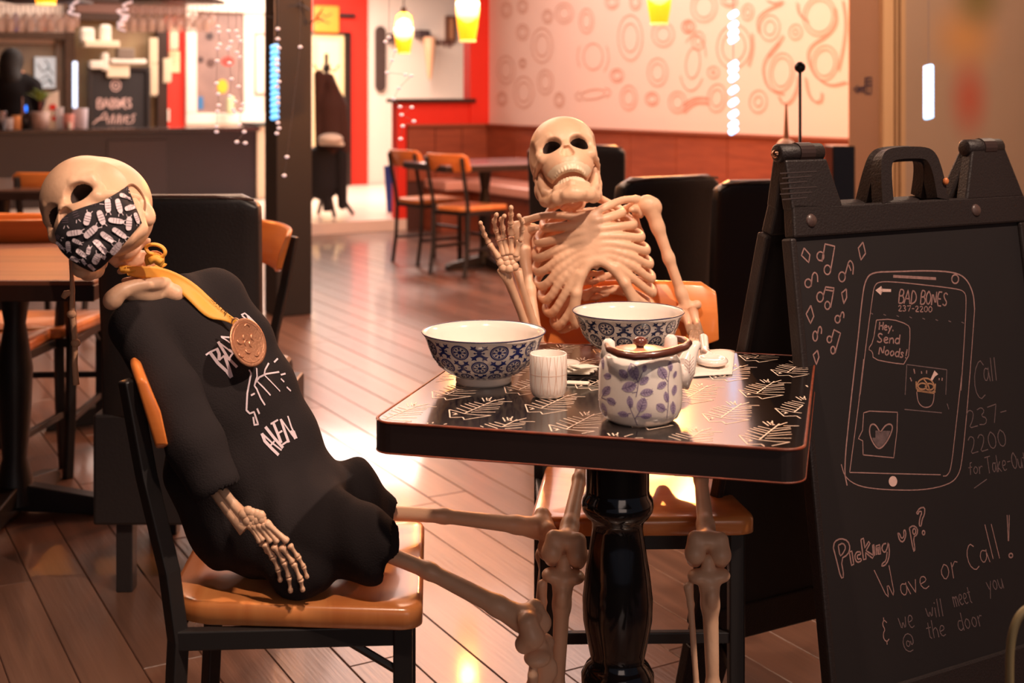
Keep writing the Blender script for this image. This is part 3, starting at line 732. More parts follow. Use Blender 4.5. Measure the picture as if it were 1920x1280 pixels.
# small chalkboard
t = thing('small_chalkboard', 'small black chalkboard behind the bar chalked BAD BONES', 'sign', tuple(VF.pt(*VF.hit(212, 240), .3)))
mb = MB(); VF.slab(mb, 160, 130, 268, 246, .22, .25); obj('board', mb, CHALKB, t, world=True)
mb = MB()
for r in [(157, 128, 164, 246), (264, 134, 271, 246), (157, 126, 271, 133)]: VF.slab(mb, *r, .21, .28)
obj('board_frame', mb, BMET, t, world=True, bevel=.006)
mb = MB(); pj = VF.proj(.251)
strokes(mb, pj, write('BAD', 181, 203, 18, 1, .95)+write('BONES', 207, 203, 18, 1, .62), .018, .003, 3)
strokes(mb, pj, [smooth_pl(q, 2) for q in [[(174, 232), (188, 222), (199, 207), (202, 232)], [(180, 224), (204, 221)], [(206, 232), (214, 209), (212, 232)], [(217, 232), (225, 209), (223, 232)], [(230, 217), (228, 232)], [(234, 224), (242, 221), (238, 216), (233, 222), (236, 231), (244, 230)], [(254, 214), (246, 217), (252, 224), (246, 231)]]]+[ell_pl(217, 160, 9, 10), ell_pl(217, 160, 4, 4)], .013, .003, 3)
obj('chalk_writing', mb, CHALKW, t, world=True, kind='stuff')

# bar window with white frame
def frame_rect(V, r, w, o0, o1):
    mb = MB(); x0, y0, x1, y1 = r
    V.slab(mb, x0, y0, x1, y0+w, o0, o1); V.slab(mb, x0, y1-w, x1, y1, o0, o1); V.slab(mb, x0, y0+w, x0+w, y1-w, o0, o1); V.slab(mb, x1-w, y0+w, x1, y1-w, o0, o1); return mb
wd = struct('window_2', frame_rect(VF, (345, 4, 512, 232), 20, 0, .1), WHITEW, bevel=.01)
mb = MB(); VF.slab(mb, 365, 20, 455, 215, .01, .03); obj('pane', mb, mat('grey_pane', (150, 126, 118), .25, noise=(5, .45), col2=(110, 92, 90)), wd)
mb = MB(); VF.slab(mb, 455, 18, 512, 222, 0, .06); obj('jamb_panel', mb, WHITEW, wd)
for i, (x, y, rx, ry, c, l) in enumerate([(417, 162, 10, 13, (240, 170, 40), 'round yellow sticker on the bar window'), (393, 68, 7, 7, (60, 46, 46), 'small dark round sticker high on the bar window'), (376, 112, 6, 6, (70, 52, 50), 'small dark sticker at the left of the bar window'),
                                          (427, 115, 12, 9, (190, 60, 50), 'faint red sticker in the middle of the bar window'), (395, 118, 8, 8, (84, 58, 52), 'brown round sticker in the middle of the bar window')]):
    mb = MB(); fills(mb, VF.proj(.031), [ell_pl(x, y, rx, ry, n=16)], .004); tag(obj('window_sticker', mb, mat('sticker_%d' % i, c, .5)), l, 'sticker')
mb = MB(); fills(mb, VF.proj(.031), [[(371, 181), (381, 181), (381, 205), (371, 205)]], .004); tag(obj('window_sticker', mb, mat('sticker_blue', (50, 110, 160), .5)), 'blue rectangular sticker at the lower left of the bar window', 'sticker')
t = thing('framed_menu', 'small framed sheet on the white panel right of the bar window', 'picture', tuple(VF.pt(*VF.hit(490, 176), .07)))
obj('frame', frame_rect(VF, (474, 62, 507, 177), 3, .06, .08), mat('rose_frame', (176, 120, 104), .5), t, world=True)
mb = MB(); VF.slab(mb, 477, 65, 504, 174, .06, .065); obj('sheet', mb, PAPER, t, world=True)
bx('flower_vase', (414, 180, 428, 214), .2, .28, mat('pale_green_vase', (200, 206, 160), .4), 'pale green vase on the bar window sill', 'vase', bev=.03)

# hanging wine glasses
GLS = mat('clear_glass', (235, 225, 225), .08, alpha=.5, spec=1.0, emit=None)
def wineglass():
    t = thing('wine_glass', 'x', 'glass', (0, 0, 0), 0)
    obj('bowl', MB().lathe([(.004, -.09), (.022, -.1), (.034, -.13), (.036, -.16), (.030, -.2)], 12), GLS, t, smooth=True)
    obj('stem', MB().lathe([(.004, -.005), (.004, -.09)], 6), GLS, t, smooth=True)
    obj('foot', MB().lathe([(.0, 0), (.034, -.002), (.004, -.008)], 12), GLS, t, smooth=True)
    return t
g0 = wineglass(); first = True
for x0, x1, nx, dd, lab, grp in [(2, 150, 8, 9.6, 'upturned wine glass hanging in the left rack above the bar', 'wine glasses in the left rack'), (232, 405, 10, 9.6, 'upturned wine glass hanging in the right rack above the bar', 'wine glasses in the right rack')]:
    for row in range(2):
        for i in range(nx):
            px = x0+(x1-x0)*(i+.5*row)/nx; p = W(px, 10 if row == 0 else 2, dd+row*.18)
            if first: g0.location = p; g0['label'] = lab; g0['group'] = grp; first = False
            else: dup(g0, p, 0, lab, grp)
    pm = W((x0+x1)/2, 6, dd); wd_ = (x1-x0)/F*dd
    tag(obj('glass_rack', MB().box(pm.x-wd_/2, pm.y-.1, pm.z+.012, pm.x+wd_/2, pm.y+.3, pm.z+.035), DARKW), 'dark wooden %s hung with wine glasses' % ('left rack' if x0 < 100 else 'right rack'), 'rack')
# bottles on the shelf behind the left rack
for i, (x, c) in enumerate([(26, (30, 60, 150)), (42, (40, 24, 20)), (60, (150, 150, 150)), (78, (150, 66, 30)), (10, (120, 70, 40)), (92, (90, 40, 30))]):
    p = VF.pt(*VF.hit(x, 60), .12); h = .2
    tag(obj('liquor_bottle', MB().lathe([(.035, 0), (.038, .02), (.038, h*.6), (.014, h*.75), (.013, h), (.0, h)], 14, Matrix.Translation(p), cap0=True), mat('bottle_%d' % i, c, .15), smooth=True),
        ['blue bottle on the high shelf behind the left glass rack', 'near black bottle on the high shelf', 'silver grey bottle on the high shelf', 'amber bottle on the high shelf', 'brown bottle at the far left of the high shelf', 'dark red bottle at the right end of the high shelf'][i], 'bottle', 'bottles on the high shelf')
mb = MB(); VF.slab(mb, 53, 22, 0, 58, .1, .12)

# things standing on the bar
def onbar(px, dd=.2): 
    a = VBAR.hit(px, 240)[0]; return VBAR.pt(a, zt, -dd)
S = 13.1/F
def cyl_on(name, px, w, h, m, lab, cat, prof=None, dd=.2, grp=None):
    p = onbar(px, dd); s = p.y/F; r = w*s/2; H = h*s
    prof = [(r*a, H*b) for a, b in (prof or [(.85, 0), (.9, .02), (1, .98), (1, 1), (.9, 1), (.86, .1), (0, .1)])]
    return tag(obj(name, MB().lathe(prof, 16, Matrix.Translation(p), cap0=True), m, smooth=True), lab, cat, grp)
FROST = mat('frosted_plastic', (226, 218, 228), .4, alpha=.85)
cyl_on('plastic_cup', 158, 27, 38, FROST, 'frosted plastic cup standing in front of the small chalkboard', 'cup')
cyl_on('pink_tumbler', 134, 22, 28, mat('pink_glass', (226, 160, 150), .2), 'pinkish tumbler left of the frosted cup', 'glass', dd=.15)
cyl_on('white_candle', 132, 8, 12, PAPER, 'small white candle in front of the pink tumbler', 'candle', dd=.06)
cyl_on('straw_cup', 37, 18, 26, mat('orange_cup', (240, 170, 110), .5), 'orange cup holding straws at the left of the bar', 'cup')
cyl_on('dark_jar', 54, 17, 28, BLACQ, 'black jar between the orange cup and the potted plant', 'jar')
cyl_on('sauce_bottle', 52, 8, 60, mat('brown_bottle', (120, 70, 50), .3), 'slim brown bottle behind the black jar', 'bottle', [(1, 0), (1, .45), (.4, .65), (.35, 1), (0, 1)], dd=.35)
cyl_on('steel_shaker', 8, 20, 34, mat('steel', (170, 165, 170), .25, metal=1), 'steel shaker at the far left of the bar', 'shaker')
cyl_on('glass_tumbler', 20, 14, 22, GLS, 'clear tumbler beside the steel shaker', 'glass', dd=.1)
cyl_on('bar_glass', 122, 14, 40, GLS, 'clear glass left of the pink tumbler', 'glass', dd=.3)
t = thing('potted_plant', 'spiky green plant in a grey pot on the bar', 'plant', tuple(onbar(81, .2)))
s = S; obj('pot', MB().lathe([(.8*16*s, 0), (15*s, 1*s), (17*s, 32*s), (15*s, 32*s), (14*s, 27*s), (0, 27*s)], 20, cap0=True), mat('grey_pot', (176, 150, 140), .6), t, smooth=True)
obj('stem', MB().tube([(0, 0, 25*s), (1*s, 0, 52*s)], .014, 7), mat('red_stem', (110, 50, 34), .6), t)
PG = mat('plant_green', (110, 128, 40), .45, noise=(20, .4))
for i in range(13):
    a = i*2.4; l = 26+8*((i*7) % 5)/5; e = .5+.5*((i*3) % 4)/3; pts = []
    for k in range(6):
        u = k/5; rr = l*s*u*math.cos(e); pts.append(Vector((1*s+rr*math.cos(a), rr*math.sin(a), 50*s+l*s*u*math.sin(e)+.02*math.sin(u*PI))))
    obj('leaf', MB().tube(pts, [.008, .014, .016, .014, .009, .002], 6, flat=.35), PG, t, smooth=True)
t = thing('card_sign', 'slanted white card with red hearts behind the potted plant', 'card', tuple(onbar(98, .35)))
pjb = plane_proj(VBAR.pt(0, 0, -.34), VBAR.n)
P4 = [pjb(*q)[0] for q in [(68, 241), (112, 241), (110, 170), (92, 176)]]
obj('card', MB().prism(P4[::-1], -VBAR.n*.02), PAPER, t, world=True)
for hq in (ell_pl(99, 201, 7, 6), ell_pl(101, 222, 4, 5)): obj('red_heart', fills(MB(), pjb, [hq], .003), RED, t, world=True)
tag(obj('blue_indicator', MB().ball(onbar(61, .45)+Vector((0, 0, .2)), (.02, .02, .045), 12), mat('blue_lamp', (40, 120, 255), .3, emit=((30, 120, 255), 1.6)), smooth=True), 'small glowing blue light behind the black jar', 'light')

# bartender, seen from behind
pb = W(22, 235, 13.15); sB = 13.15/F
sd = SDF((pb.x-.5, pb.y-.25, HZ), (pb.x+.5, pb.y+.3, 1.8), .011)
def Q(px, py, dy=0): v = W(px, py, 13.15); return (v.x, v.y+dy, v.z)
sd.ell(Q(22, 116), (.10, .11, .125), .02)
sd.cap(Q(22, 140), Q(24, 160), .05, .055, .02)
sd.path([Q(-12, 165), Q(24, 150), Q(58, 164)], [.10, .12, .11], .04)
sd.path([Q(24, 175), Q(24, 215), Q(24, 255)], [.22, .21, .2], .05)
sd.path([Q(64, 172), Q(74, 206, .04), Q(66, 232, .16)], [.085, .05, .036], .02); sd.path([Q(-16, 172), Q(-26, 212, .04), Q(-14, 232, .16)], [.085, .05, .036], .02)
for sx, px in ((1, 66), (-1, -14)):
    h = Vector(Q(px, 233, .2)); sd.ell(h, (.035, .045, .016), .01)
    for k in range(4): sd.cap(h+Vector(((k-1.5)*.018, .03, 0)), h+Vector(((k-1.5)*.02, .085-.008*abs(k-1.5), -.012)), .009, .007, .004)
    sd.cap(h+Vector((-sx*.03, 0, 0)), h+Vector((-sx*.055, .035, -.005)), .010, .008, .004)
for dx in (-.085, .085):
    sd.path([(pb.x+dx*.8, pb.y, .85), (pb.x+dx, pb.y-.01, .52), (pb.x+dx, pb.y+.02, .17)], [.1, .07, .05], .03); sd.ell((pb.x+dx, pb.y+.06, HZ+.04), (.05, .13, .045), .02)
person = thing('person', 'person with long dark hair and black top standing behind the bar, back turned', 'person', (pb.x, pb.y, HZ))
V, Q4 = sd.mesh(); zc = V[Q4].mean(1)
mi = np.where((zc[:, 2] > Q(0, 136)[2]) | (zc[:, 1] > pb.y+.17) & (zc[:, 2] > .7), 0, 1)
obj('body', (V, Q4, mi), [mat('skin', (206, 140, 104), .6), mat('black_clothes', (26, 23, 25), .9, spec=.2)], person, smooth=True, world=True)
sd = SDF((pb.x-.25, pb.y-.3, 1.2), (pb.x+.25, pb.y+.2, 1.8), .009)
sd.ell(Q(23, 114, -.015), (.118, .125, .14), .02); sd.path([Q(22, 125, -.05), Q(28, 150, -.08), Q(26, 178, -.11)], [.11, .105, .07], .03)
for k in range(7): sd.cap(Q(8+k*5, 130, -.1), Q(10+k*5, 184-abs(k-3)*2, -.14), .02, .012, .008)
V, Q4 = sd.mesh(); obj('hair', (V, Q4, None), mat('dark_hair', (24, 18, 18), .7), person, smooth=True, world=True)

# ------------------------------------------------------------------ hallway things
dr = struct('door_1', MB(), CREAM)
mb = MB(); VF.slab(mb, 585, 64, 641, 340, .03, .07, z0=HZ); dr.data = obj('d_tmp', mb, mat('door_cream', (240, 214, 160), .5)).data; bpy.data.objects.remove(bpy.data.objects['d_tmp'])
mb = MB(); VF.slab(mb, 641, 62, 653, 340, .03, .1, z0=HZ); VF.slab(mb, 583, 60, 653, 65, .03, .1); obj('door_frame', mb, DARKW, dr)
mb = MB(); VF.slab(mb, 593, 78, 633, 170, .07, .085); VF.slab(mb, 593, 185, 633, 320, .07, .085); obj('door_panel', mb, mat('door_cream_2', (244, 222, 176), .5), dr, bevel=.012)
obj('door_handle', MB().tube([VF.pt(*VF.hit(636, 200), .07), VF.pt(*VF.hit(636, 200), .13), VF.pt(*VF.hit(626, 200), .13)], .012, 8), BMET, dr, smooth=True)
t = thing('orange_sign', 'glowing orange sign above the cream hallway door', 'sign', tuple(VF.pt(*VF.hit(606, 62), .1)))
mb = MB(); VF.slab(mb, 584, 12, 629, 62, .05, .14); obj('sign_box', mb, mat('orange_sign', (244, 140, 50), .4, emit=((240, 128, 30), .45)), t, world=True, bevel=.02)
mb = MB(); strokes(mb, VF.proj(.142), [[(590, 30), (600, 24), (610, 32), (622, 26)], [(592, 42), (604, 38), (618, 44)]], .014, .002, 3); obj('sign_marks', mb, mat('sign_brown', (150, 70, 30), .6), t, world=True)
bx('wall_bracket', (629, 26, 662, 33), .03, .1, BMET, 'black bar on the red wall right of the orange sign', 'bracket')
# twig on the column
mb = MB(); base = W(583, 38, 6.9)
for q in [[(580, 44), (592, 36), (600, 24), (606, 14)], [(592, 36), (600, 34), (608, 40)], [(580, 20), (570, 12), (560, 8), (546, 14)], [(570, 12), (566, 2)], [(545, 50), (530, 40), (516, 34), (500, 30)], [(530, 40), (520, 46)], [(516, 34), (508, 22)]]:
    mb.tube([W(x, y, 7.06-.05*(k_/3)) for k_, (x, y) in enumerate(q)], [.006, .005, .004, .002][:len(q)], 5)
tag(obj('bare_twig', mb, BMET), 'bare black twigs fixed high on the black column', 'twig')
# skateboard deck
c = VF.pt(*VF.hit(711, 110), .05); top = VF.hit(711, 49)[1]; bot = VF.hit(711, 172)[1]; r = 11*16.2/F
poly = []
for i in range(13): a = PI*i/12; poly.append(VF.pt(VF.hit(711, 110)[0]+r*math.cos(a), top-r+r*math.sin(a), .03))
for i in range(13): a = PI+PI*i/12; poly.append(VF.pt(VF.hit(711, 110)[0]+r*math.cos(a), bot+r+r*math.sin(a), .03))
tag(obj('skateboard_deck', MB().prism(poly, VF.n*.02), mat('deck_dark', (74, 56, 50), .6, noise=(12, .3)), bevel=.006), 'long dark skateboard deck hung upright on the white hallway wall', 'skateboard')
# framed picture, lettering rail, dark blocks, hanging cone, all on the far wall
t = thing('framed_picture', 'small brown framed picture high on the hallway wall', 'picture', tuple(VF.pt(*VF.hit(843, 76), .05)))
obj('frame', frame_rect(VF, (834, 30, 852, 78), 4, .0, .05), mat('brown_frame', (110, 70, 50), .5), t, world=True)
mb = MB(); VF.slab(mb, 838, 34, 848, 74, 0, .02); obj('print', mb, mat('tan_print', (210, 150, 110), .6), t, world=True)
bx('dark_speaker', (776, 57, 798, 72), .0, .15, mat('dark_box', (74, 58, 60), .5), 'small dark box on the hallway wall right of the small pendant', 'box')
bx('dark_speaker', (726, 64, 742, 80), .0, .15, mat('dark_box', (74, 58, 60), .5), 'small dark box on the hallway wall left of the small pendant', 'box')
mb = MB(); pj = VF.proj(.02); q = []
for i in range(9): x = 802+i*5.2; q.append([(x, 74), (x+(2 if i % 2 else 0), 86+(3 if i > 5 else 0))]); q.append([(x-2, 80), (x+3, 79+(i % 3))])
q.append([(800, 79), (852, 82)]); strokes(mb, pj, q, .02, .01, 3)
tag(obj('wall_lettering', mb, mat('letter_brown', (110, 66, 56), .6)), 'row of small dark letters on the hallway wall under the picture', 'lettering')
p = VF.pt(*VF.hit(790, 150), .25); s = p.y/F
tag(obj('wall_sconce', MB().lathe([(0, -2*s), (4*s, 5*s), (9*s, 45*s), (12*s, 78*s), (10*s, 80*s), (0, 78*s)], 16, Matrix.Translation(p)), mat('peach_shade', (236, 180, 140), .5), smooth=True), 'tapering peach wall sconce beside the small pendant lamp', 'sconce')
# handrail and blue bin in the hallway
hp = lambda px, z, off=.5: VF.pt(VF.hit(px, 200)[0], z, off)
mb = MB(); mb.tube([hp(700, HZ, 1.6), hp(700, .82, 1.6), hp(748, .82, 1.6)], .014, 8); mb.tube([hp(745, HZ, 1.6), hp(745, .82, 1.6)], .014, 8)
tag(obj('hand_rail', mb, BMET, smooth=False), 'thin dark metal handrail in the white hallway', 'rail')
pbn = W(738, 392, 12.3); pbn.z = HZ
mb = MB(); mb.lathe([(.07, 0), (.10, .42), (.105, .44), (.095, .44), (.066, .02)], 4, Matrix.Translation(pbn) @ Matrix.Rotation(.5, 4, 'Z'), cap0=True)
tag(obj('blue_bin', mb, mat('blue_plastic', (40, 70, 160), .5)), 'blue bin at the end of the red half wall', 'bin')
# coats on a stand beside the column
cr = thing('coat_stand', 'dark coat stand beside the black column in the hallway', 'coat stand', tuple(W(612, 412, 11.8)))
cpos = W(612, 412, 11.8); cpos.z = HZ; cr.location = cpos; WM[cr.name] = Matrix.Translation(cpos)
mb = MB(); mb.tube([(0, 0, .2), (0, 0, 1.5)], .018, 10); obj('pole', mb, DARKW, cr)
for k in range(4):
    a = k*PI/2+.4; obj('leg', MB().tube([(0, 0, .3), (.12*math.cos(a), .12*math.sin(a), .2), (.26*math.cos(a), .2*math.sin(a), .012)], [.022, .024, .018], 8), DARKW, cr, smooth=True)
    obj('hook', MB().tube([(0, 0, 1.36), (.08*math.cos(a), .08*math.sin(a), 1.34), (.12*math.cos(a), .12*math.sin(a), 1.40)], .009, 6), BMET, cr, smooth=True)
def coat(pts, rad, m, name, lab, folds, d=11.65):
    P = [W(x, y, d) for x, y in pts]; lo = [min(p[i] for p in P)-.25 for i in range(3)]; hi = [max(p[i] for p in P)+.25 for i in range(3)]
    sd = SDF(lo, hi, .012); sd.path(P, rad, .05)
    for a, b, r in folds: sd.cap(W(*a, d-.06), W(*b, d-.06), r, r*.8, .02)
    V, Q4 = sd.mesh(); tag(obj(name, (V, Q4, None), m, smooth=True), lab, 'coat')
coat([(614, 150), (622, 200), (624, 262)], [.07, .13, .13], mat('brown_coat', (70, 42, 34), .9), 'brown_coat', 'dark brown coat hanging at shoulder height beside the column', [((598, 140), (598, 270), .045), ((640, 200), (648, 280), .05), ((622, 160), (624, 284), .05)])
coat([(606, 300), (606, 345)], [.15, .15], mat('black_coat', (26, 22, 24), .9), 'black_coat', 'black coat with long tails hanging low on the coat stand', [((590, 290), (588, 362), .05), ((640, 290), (642, 384), .055), ((612, 300), (613, 405), .045), ((600, 290), (601, 366), .05)])
o = SDF(np.array(W(620, 260, 11.4))-.3, np.array(W(620, 260, 11.4))+.3, .009); o.ell(W(620, 260, 11.4), (.11, .11, .05), .01); o.cap(W(602, 268, 11.4), W(642, 270, 11.4), .022, .02, .015)
V, Q4 = o.mesh(); tag(obj('sun_hat', (V, Q4, None), PAPER, smooth=True), 'white hat resting on the black coats', 'hat')
# black banquette bench by the column
tag(obj('black_cabinet', MB().box(*(W(523, 276, 11.0).x, 10.9, HZ), W(566, 276, 11.0).x+.02, 11.3, W(523, 280, 11.0).z), BARB, bevel=.03), 'low black cabinet standing right behind the column', 'cabinet')
# ------------------------------------------------------------------ bistro chairs
def seat_outline(wf, wb, d0, d1, rf=.026, rb=.085, n=6):
    """front (y=d0<0) wide, back narrow; rounded corners"""
    pts = []
    def corner(cx, cy, r, a0):
        for i in range(n+1):
            a = a0+PI/2*i/n; pts.append((cx+r*math.cos(a), cy+r*math.sin(a)))
    corner(-wf/2+rf, d0+rf, rf, PI); corner(wf/2-rf, d0+rf, rf, 1.5*PI); corner(wb/2-rb, d1-rb, rb, 0); corner(-wb/2+rb, d1-rb, rb, .5*PI)
    return pts
def bistro_chair(lab, grp, loc=(0, 0, 0), rz=0, sw=.395, sh=.47, top=.825, lean=.07):
    t = thing('bistro_chair', lab, 'chair', loc, rz, grp)
    ol = seat_outline(sw, sw-.07, -.19, .19)
    me = MB()
    # saddle seat: rings of the outline shrinking inwards, slightly dished
    rings = [(1.0, sh-.030), (1.0, sh-.008), (.985, sh-.002), (.95, sh), (.8, sh-.001), (.5, sh-.006), (.2, sh-.007)]
    n = len(ol); vs = []
    for k, z in [(.96, sh-.034)]+rings: vs += [(x*k, y*k, z) for x, y in ol]
    fs = [tuple(range(n))[::-1]]
    R = len(rings)+1
    for i in range(R-1):
        for j in range(n): fs.append((i*n+j, i*n+(j+1) % n, (i+1)*n+(j+1) % n, (i+1)*n+j))
    fs.append(tuple((R-1)*n+j for j in range(n)))
    me.add(vs, fs); obj('seat', me, SEATW, t, smooth=True)
    hw = sw/2-.03
    for s in (-1, 1):
        obj('leg', MB().box(s*hw-.014, -.175, 0, s*hw+.014, -.147, sh-.03), BMET, t, bevel=.003)
    for s in (-1, 1):   # rear leg and post in one bent bar
        x = s*(hw-.005); pts = [(x, .205, 0), (x, .175, .2), (x, .165, .42), (x, .178, .52), (x*1.02, .21, .66), (x*1.03, .165+lean, top-.025)]
        m = MB(); m.tube(pts, [.019]*6, 4, flat=.9); obj('leg', m, BMET, t, bevel=.003, label='rear leg rising into the back post')
    m = MB(); z0, z1 = sh-.062, sh-.034
    m.box(-hw, -.172, z0, hw, -.152, z1); m.box(-hw, .155, z0, hw, .175, z1); m.box(-hw-.01, -.16, z0, -hw+.01, .17, z1); m.box(hw-.01, -.16, z0, hw+.01, .17, z1)
    obj('seat_frame', m, BMET, t, bevel=.002)
    for s in (-1, 1): obj('stretcher', MB().box(s*hw-.008, -.16, .17, s*hw+.008, .185, .19), BMET, t, bevel=.002)
    obj('stretcher', MB().box(-hw, -.17, .24, hw, -.154, .26), BMET, t, bevel=.002)
    for s in (-1, 1): obj('brace', MB().tube([(s*hw, -.15, sh-.10), (s*hw, -.07, sh-.05)], .006, 6), BMET, t)
    # curved top rail
    m = MB(); N = 14; vs = []; rw = sw-.0
    for i in range(N+1):
        u = -1+2*i/N; x = u*rw/2; bow = -.035*(u*u)+.02
        endr = max(0, abs(u)-.86)/.14; zt = top-.018*endr**2; zb = top-.125+.012*endr**2
        for (dy, z) in [(-.006, zb), (-.010, (zb+zt)/2), (-.004, zt-.006), (.004, zt), (.012, zt-.006), (.012, zb)]:
            y = .165+lean*(z-.66)/(top-.66-.025)*.6+lean*.35+bow+dy-.012; vs.append((x, y, z))
    for i in range(N):
        for j in range(6): m.f.append((i*6+j, i*6+(j+1) % 6, (i+1)*6+(j+1) % 6, (i+1)*6+j))
    m.v = vs; m.f += [tuple(range(6))[::-1], tuple(N*6+j for j in range(6))]; m.mi = [0]*len(m.f)
    obj('top_rail', m, CHWOOD, t, smooth=True, bevel=.003)
    return t
GC = 'orange wood and black metal bistro chairs'
chairA = bistro_chair('bistro chair in the left foreground seating the skeleton in a black shirt', GC, (-.331, 2.035, 0), math.radians(93.5))
chairB = dup(chairA, (.228, 2.435, 0), math.radians(1), 'bistro chair behind the table seating the waving skeleton', GC)
g = G(745, 492); 
dup(chairA, (-.61, 9.35, 0), math.radians(128), 'farther of the two bistro chairs drawn up to the distant table, left one', GC)
dup(chairA, (-.30, 8.75, 0), math.radians(138), 'nearer of the two bistro chairs at the distant table, beside the waving hand', GC)
dup(chairA, (-.925, 3.78, 0), math.radians(-62), 'bistro chair right behind the tall black chair, its orange rail beside the column', GC)
p = W(108, 395, 4.45); dup(chairA, (p.x, 4.25, 0), math.radians(183), 'bistro chair behind the left wooden table, its rail left of the masked skull', GC)
p = W(150, 315, 6.9); dup(chairA, (p.x, 6.7, 0), math.radians(178), 'bistro chair farther back, its rail peeping over the masked skull', GC)
p = W(78, 585, 4.4); dup(chairA, (p.x-.02, 3.98, 0), math.radians(-4), 'bistro chair tucked under the left wooden table, only the seat showing', GC)
dup(chairA, (-1.62, 2.86, 0), math.radians(-80), 'bistro chair cut by the left edge, only its stretcher showing low down', GC)

# ------------------------------------------------------------------ tall black dining chairs
def tall_chair(lab, loc, rz, w=.40, top=.975, grp='tall black upholstered chairs'):
    t = thing('upholstered_chair', lab, 'chair', loc, rz, grp)
    # back: slightly curved slab, leaning; local front is -y, back panel at +y
    m = MB(); N = 10; vs = []; rows = [(.43, 0, 1.0), (.60, .01, 1.0), (.80, .03, 1.01), (.93, .045, 1.02), (top-.012, .052, 1.02), (top, .058, 1.0)]
    for side in (0, 1):
        for z, y, k in rows:
            for i in range(N+1):
                u = -1+2*i/N; th = .055 if z < top-.001 else .03
                y0 = .20+y-.02*(1-u*u)*(-1) + (th if side else 0) + (.012 if (z >= top-.001 and not side) else 0)
                zz = z-(.02*max(0, abs(u)-.8)/.2 if z > .9 else 0)
                vs.append((u*w/2*k, y0, zz))
    R = len(rows); n1 = N+1; off = R*n1
    for r in range(R-1):
        for i in range(N):
            a = r*n1+i; m.f.append((a, a+1, a+n1+1, a+n1)); b = off+a; m.f.append((b+1, b, b+n1, b+n1+1))
    for r in range(R-1):
        a = r*n1; b = off+a; m.f.append((b, a, a+n1, b+n1)); a = r*n1+N; b = off+a; m.f.append((a, b, b+n1, a+n1))
    for i in range(N):
        a = (R-1)*n1+i; b = off+a; m.f.append((a, a+1, b+1, b)); a = i; b = off+a; m.f.append((a+1, a, b, b+1))
    m.v = vs; m.mi = [0]*len(m.f)
    obj('backrest', m, BLEA, t, smooth=True, bevel=.008)
    obj('seat', MB().box(-w/2, -.23, .36, w/2, .20, .49), BLEA, t, bevel=.025, seg=3)
    obj('seat_skirt', MB().box(-w/2-.03, -.22, .17, w/2+.02, .262, .44), BLEA, t, bevel=.008)
    obj('piping', MB().tube([(-w/2*.97, .303, top-.012), (-w/2*.5, .319, top-.004), (0, .325, top-.003), (w/2*.5, .319, top-.004), (w/2*.97, .303, top-.012)], .004, 6), mat('leather_sheen', (84, 62, 56), .25, coat=.5), t, smooth=True, label='shiny seam along the backrest')
    for sx in (-1, 1):
        for y in (-.19, .22): obj('leg', MB().box(sx*(w/2-.05)-.02, y-.02, 0, sx*(w/2-.05)+.02, y+.02, .18), BLEA, t, bevel=.003)
    return t
p = W(328, 362, 3.05); c0 = tall_chair('tall black upholstered chair directly behind the masked skeleton, seen from the back', (p.x, 3.30, 0), math.radians(182), .385)
c0.location = (p.x, 3.36, 0); c0.rotation_euler = (0, 0, math.radians(180))
p = W(1072, 267, 5.3); dup(c0, (p.x+.07, 5.6, 0), math.radians(170), 'tall black chair right behind the waving skull', scale=1.035)
p = W(1243, 318, 4.0); dup(c0, (p.x-.13, 4.25, 0), math.radians(213), 'tall black chair with lit top edge behind the waving skeleton shoulder', scale=.985)
p = W(1400, 320, 3.9); dup(c0, (p.x+.0, 4.12, 0), math.radians(196), 'tall black chair just left of the folding sign', scale=.985)
p = W(1574, 272, 5.7); tag(obj('black_speaker_box', MB().box(p.x-.05, 5.62, 0, p.x+.05, 5.78, p.z), BLACQ, bevel=.006), 'narrow black box standing beside the beige pillar', 'speaker')

# ------------------------------------------------------------------ tables in the room
def ped_table(name, lab, loc, rz, w, d, top_m, h=.75, th=.045):
    t = thing(name, lab, 'table', loc, rz)
    obj('tabletop', MB().box(-w/2, -d/2, h-th, w/2, d/2, h), [top_m], t, bevel=.006)
    obj('edge_band', MB().box(-w/2-.002, -d/2-.002, h-th-.008, w/2+.002, d/2+.002, h-.012), DARKW, t, bevel=.003)
    obj('column', MB().lathe([(.06, .03), (.05, .1), (.035, .16), (.045, .3), (.05, .42), (.03, .55), (.038, .6), (.05, h-th-.02)], 20), BMET, t, smooth=True)
    for k in range(4):
        a = k*PI/2; M = Matrix.Rotation(a, 4, 'Z')
        obj('foot', MB().prism([Vector((.02, -.025, .01)), Vector((.30, -.025, .0)), Vector((.31, -.025, .025)), Vector((.28, -.025, .045)), Vector((.02, -.025, .09))], Vector((0, .05, 0)), M), BMET, t, bevel=.004)
    return t
gl = G(172, 527, .75)
WOODT = mat('walnut_top', (140, 86, 62), .5, wood=(1.5, 18, 18), col2=(96, 58, 42))
ped_table('wooden_table', 'large wooden table at the left behind the masked skeleton', (gl.x-.40, 3.20+.52, 0), 0, .80, 1.05, WOODT)
p = G(75, 358, .75); ped_table('dark_table', 'dark table farther back at the left edge', (p.x-.4, 6.75, 0), 0, .8, .9, mat('dark_top', (92, 70, 62), .25, coat=.3))
ped_table('dark_table', 'small dark table between the tall black chair and the column', (-1.42, 4.78, 0), math.radians(28), .62, .62, mat('dark_top_2', (64, 40, 32), .35))
p = W(895, 290, 8.9); ped_table('dark_table', 'distant dark table with two orange chairs pulled up', (p.x+.05, 9.05, 0), math.radians(29), .95, .70, mat('grey_top', (150, 128, 134), .2, coat=.6))
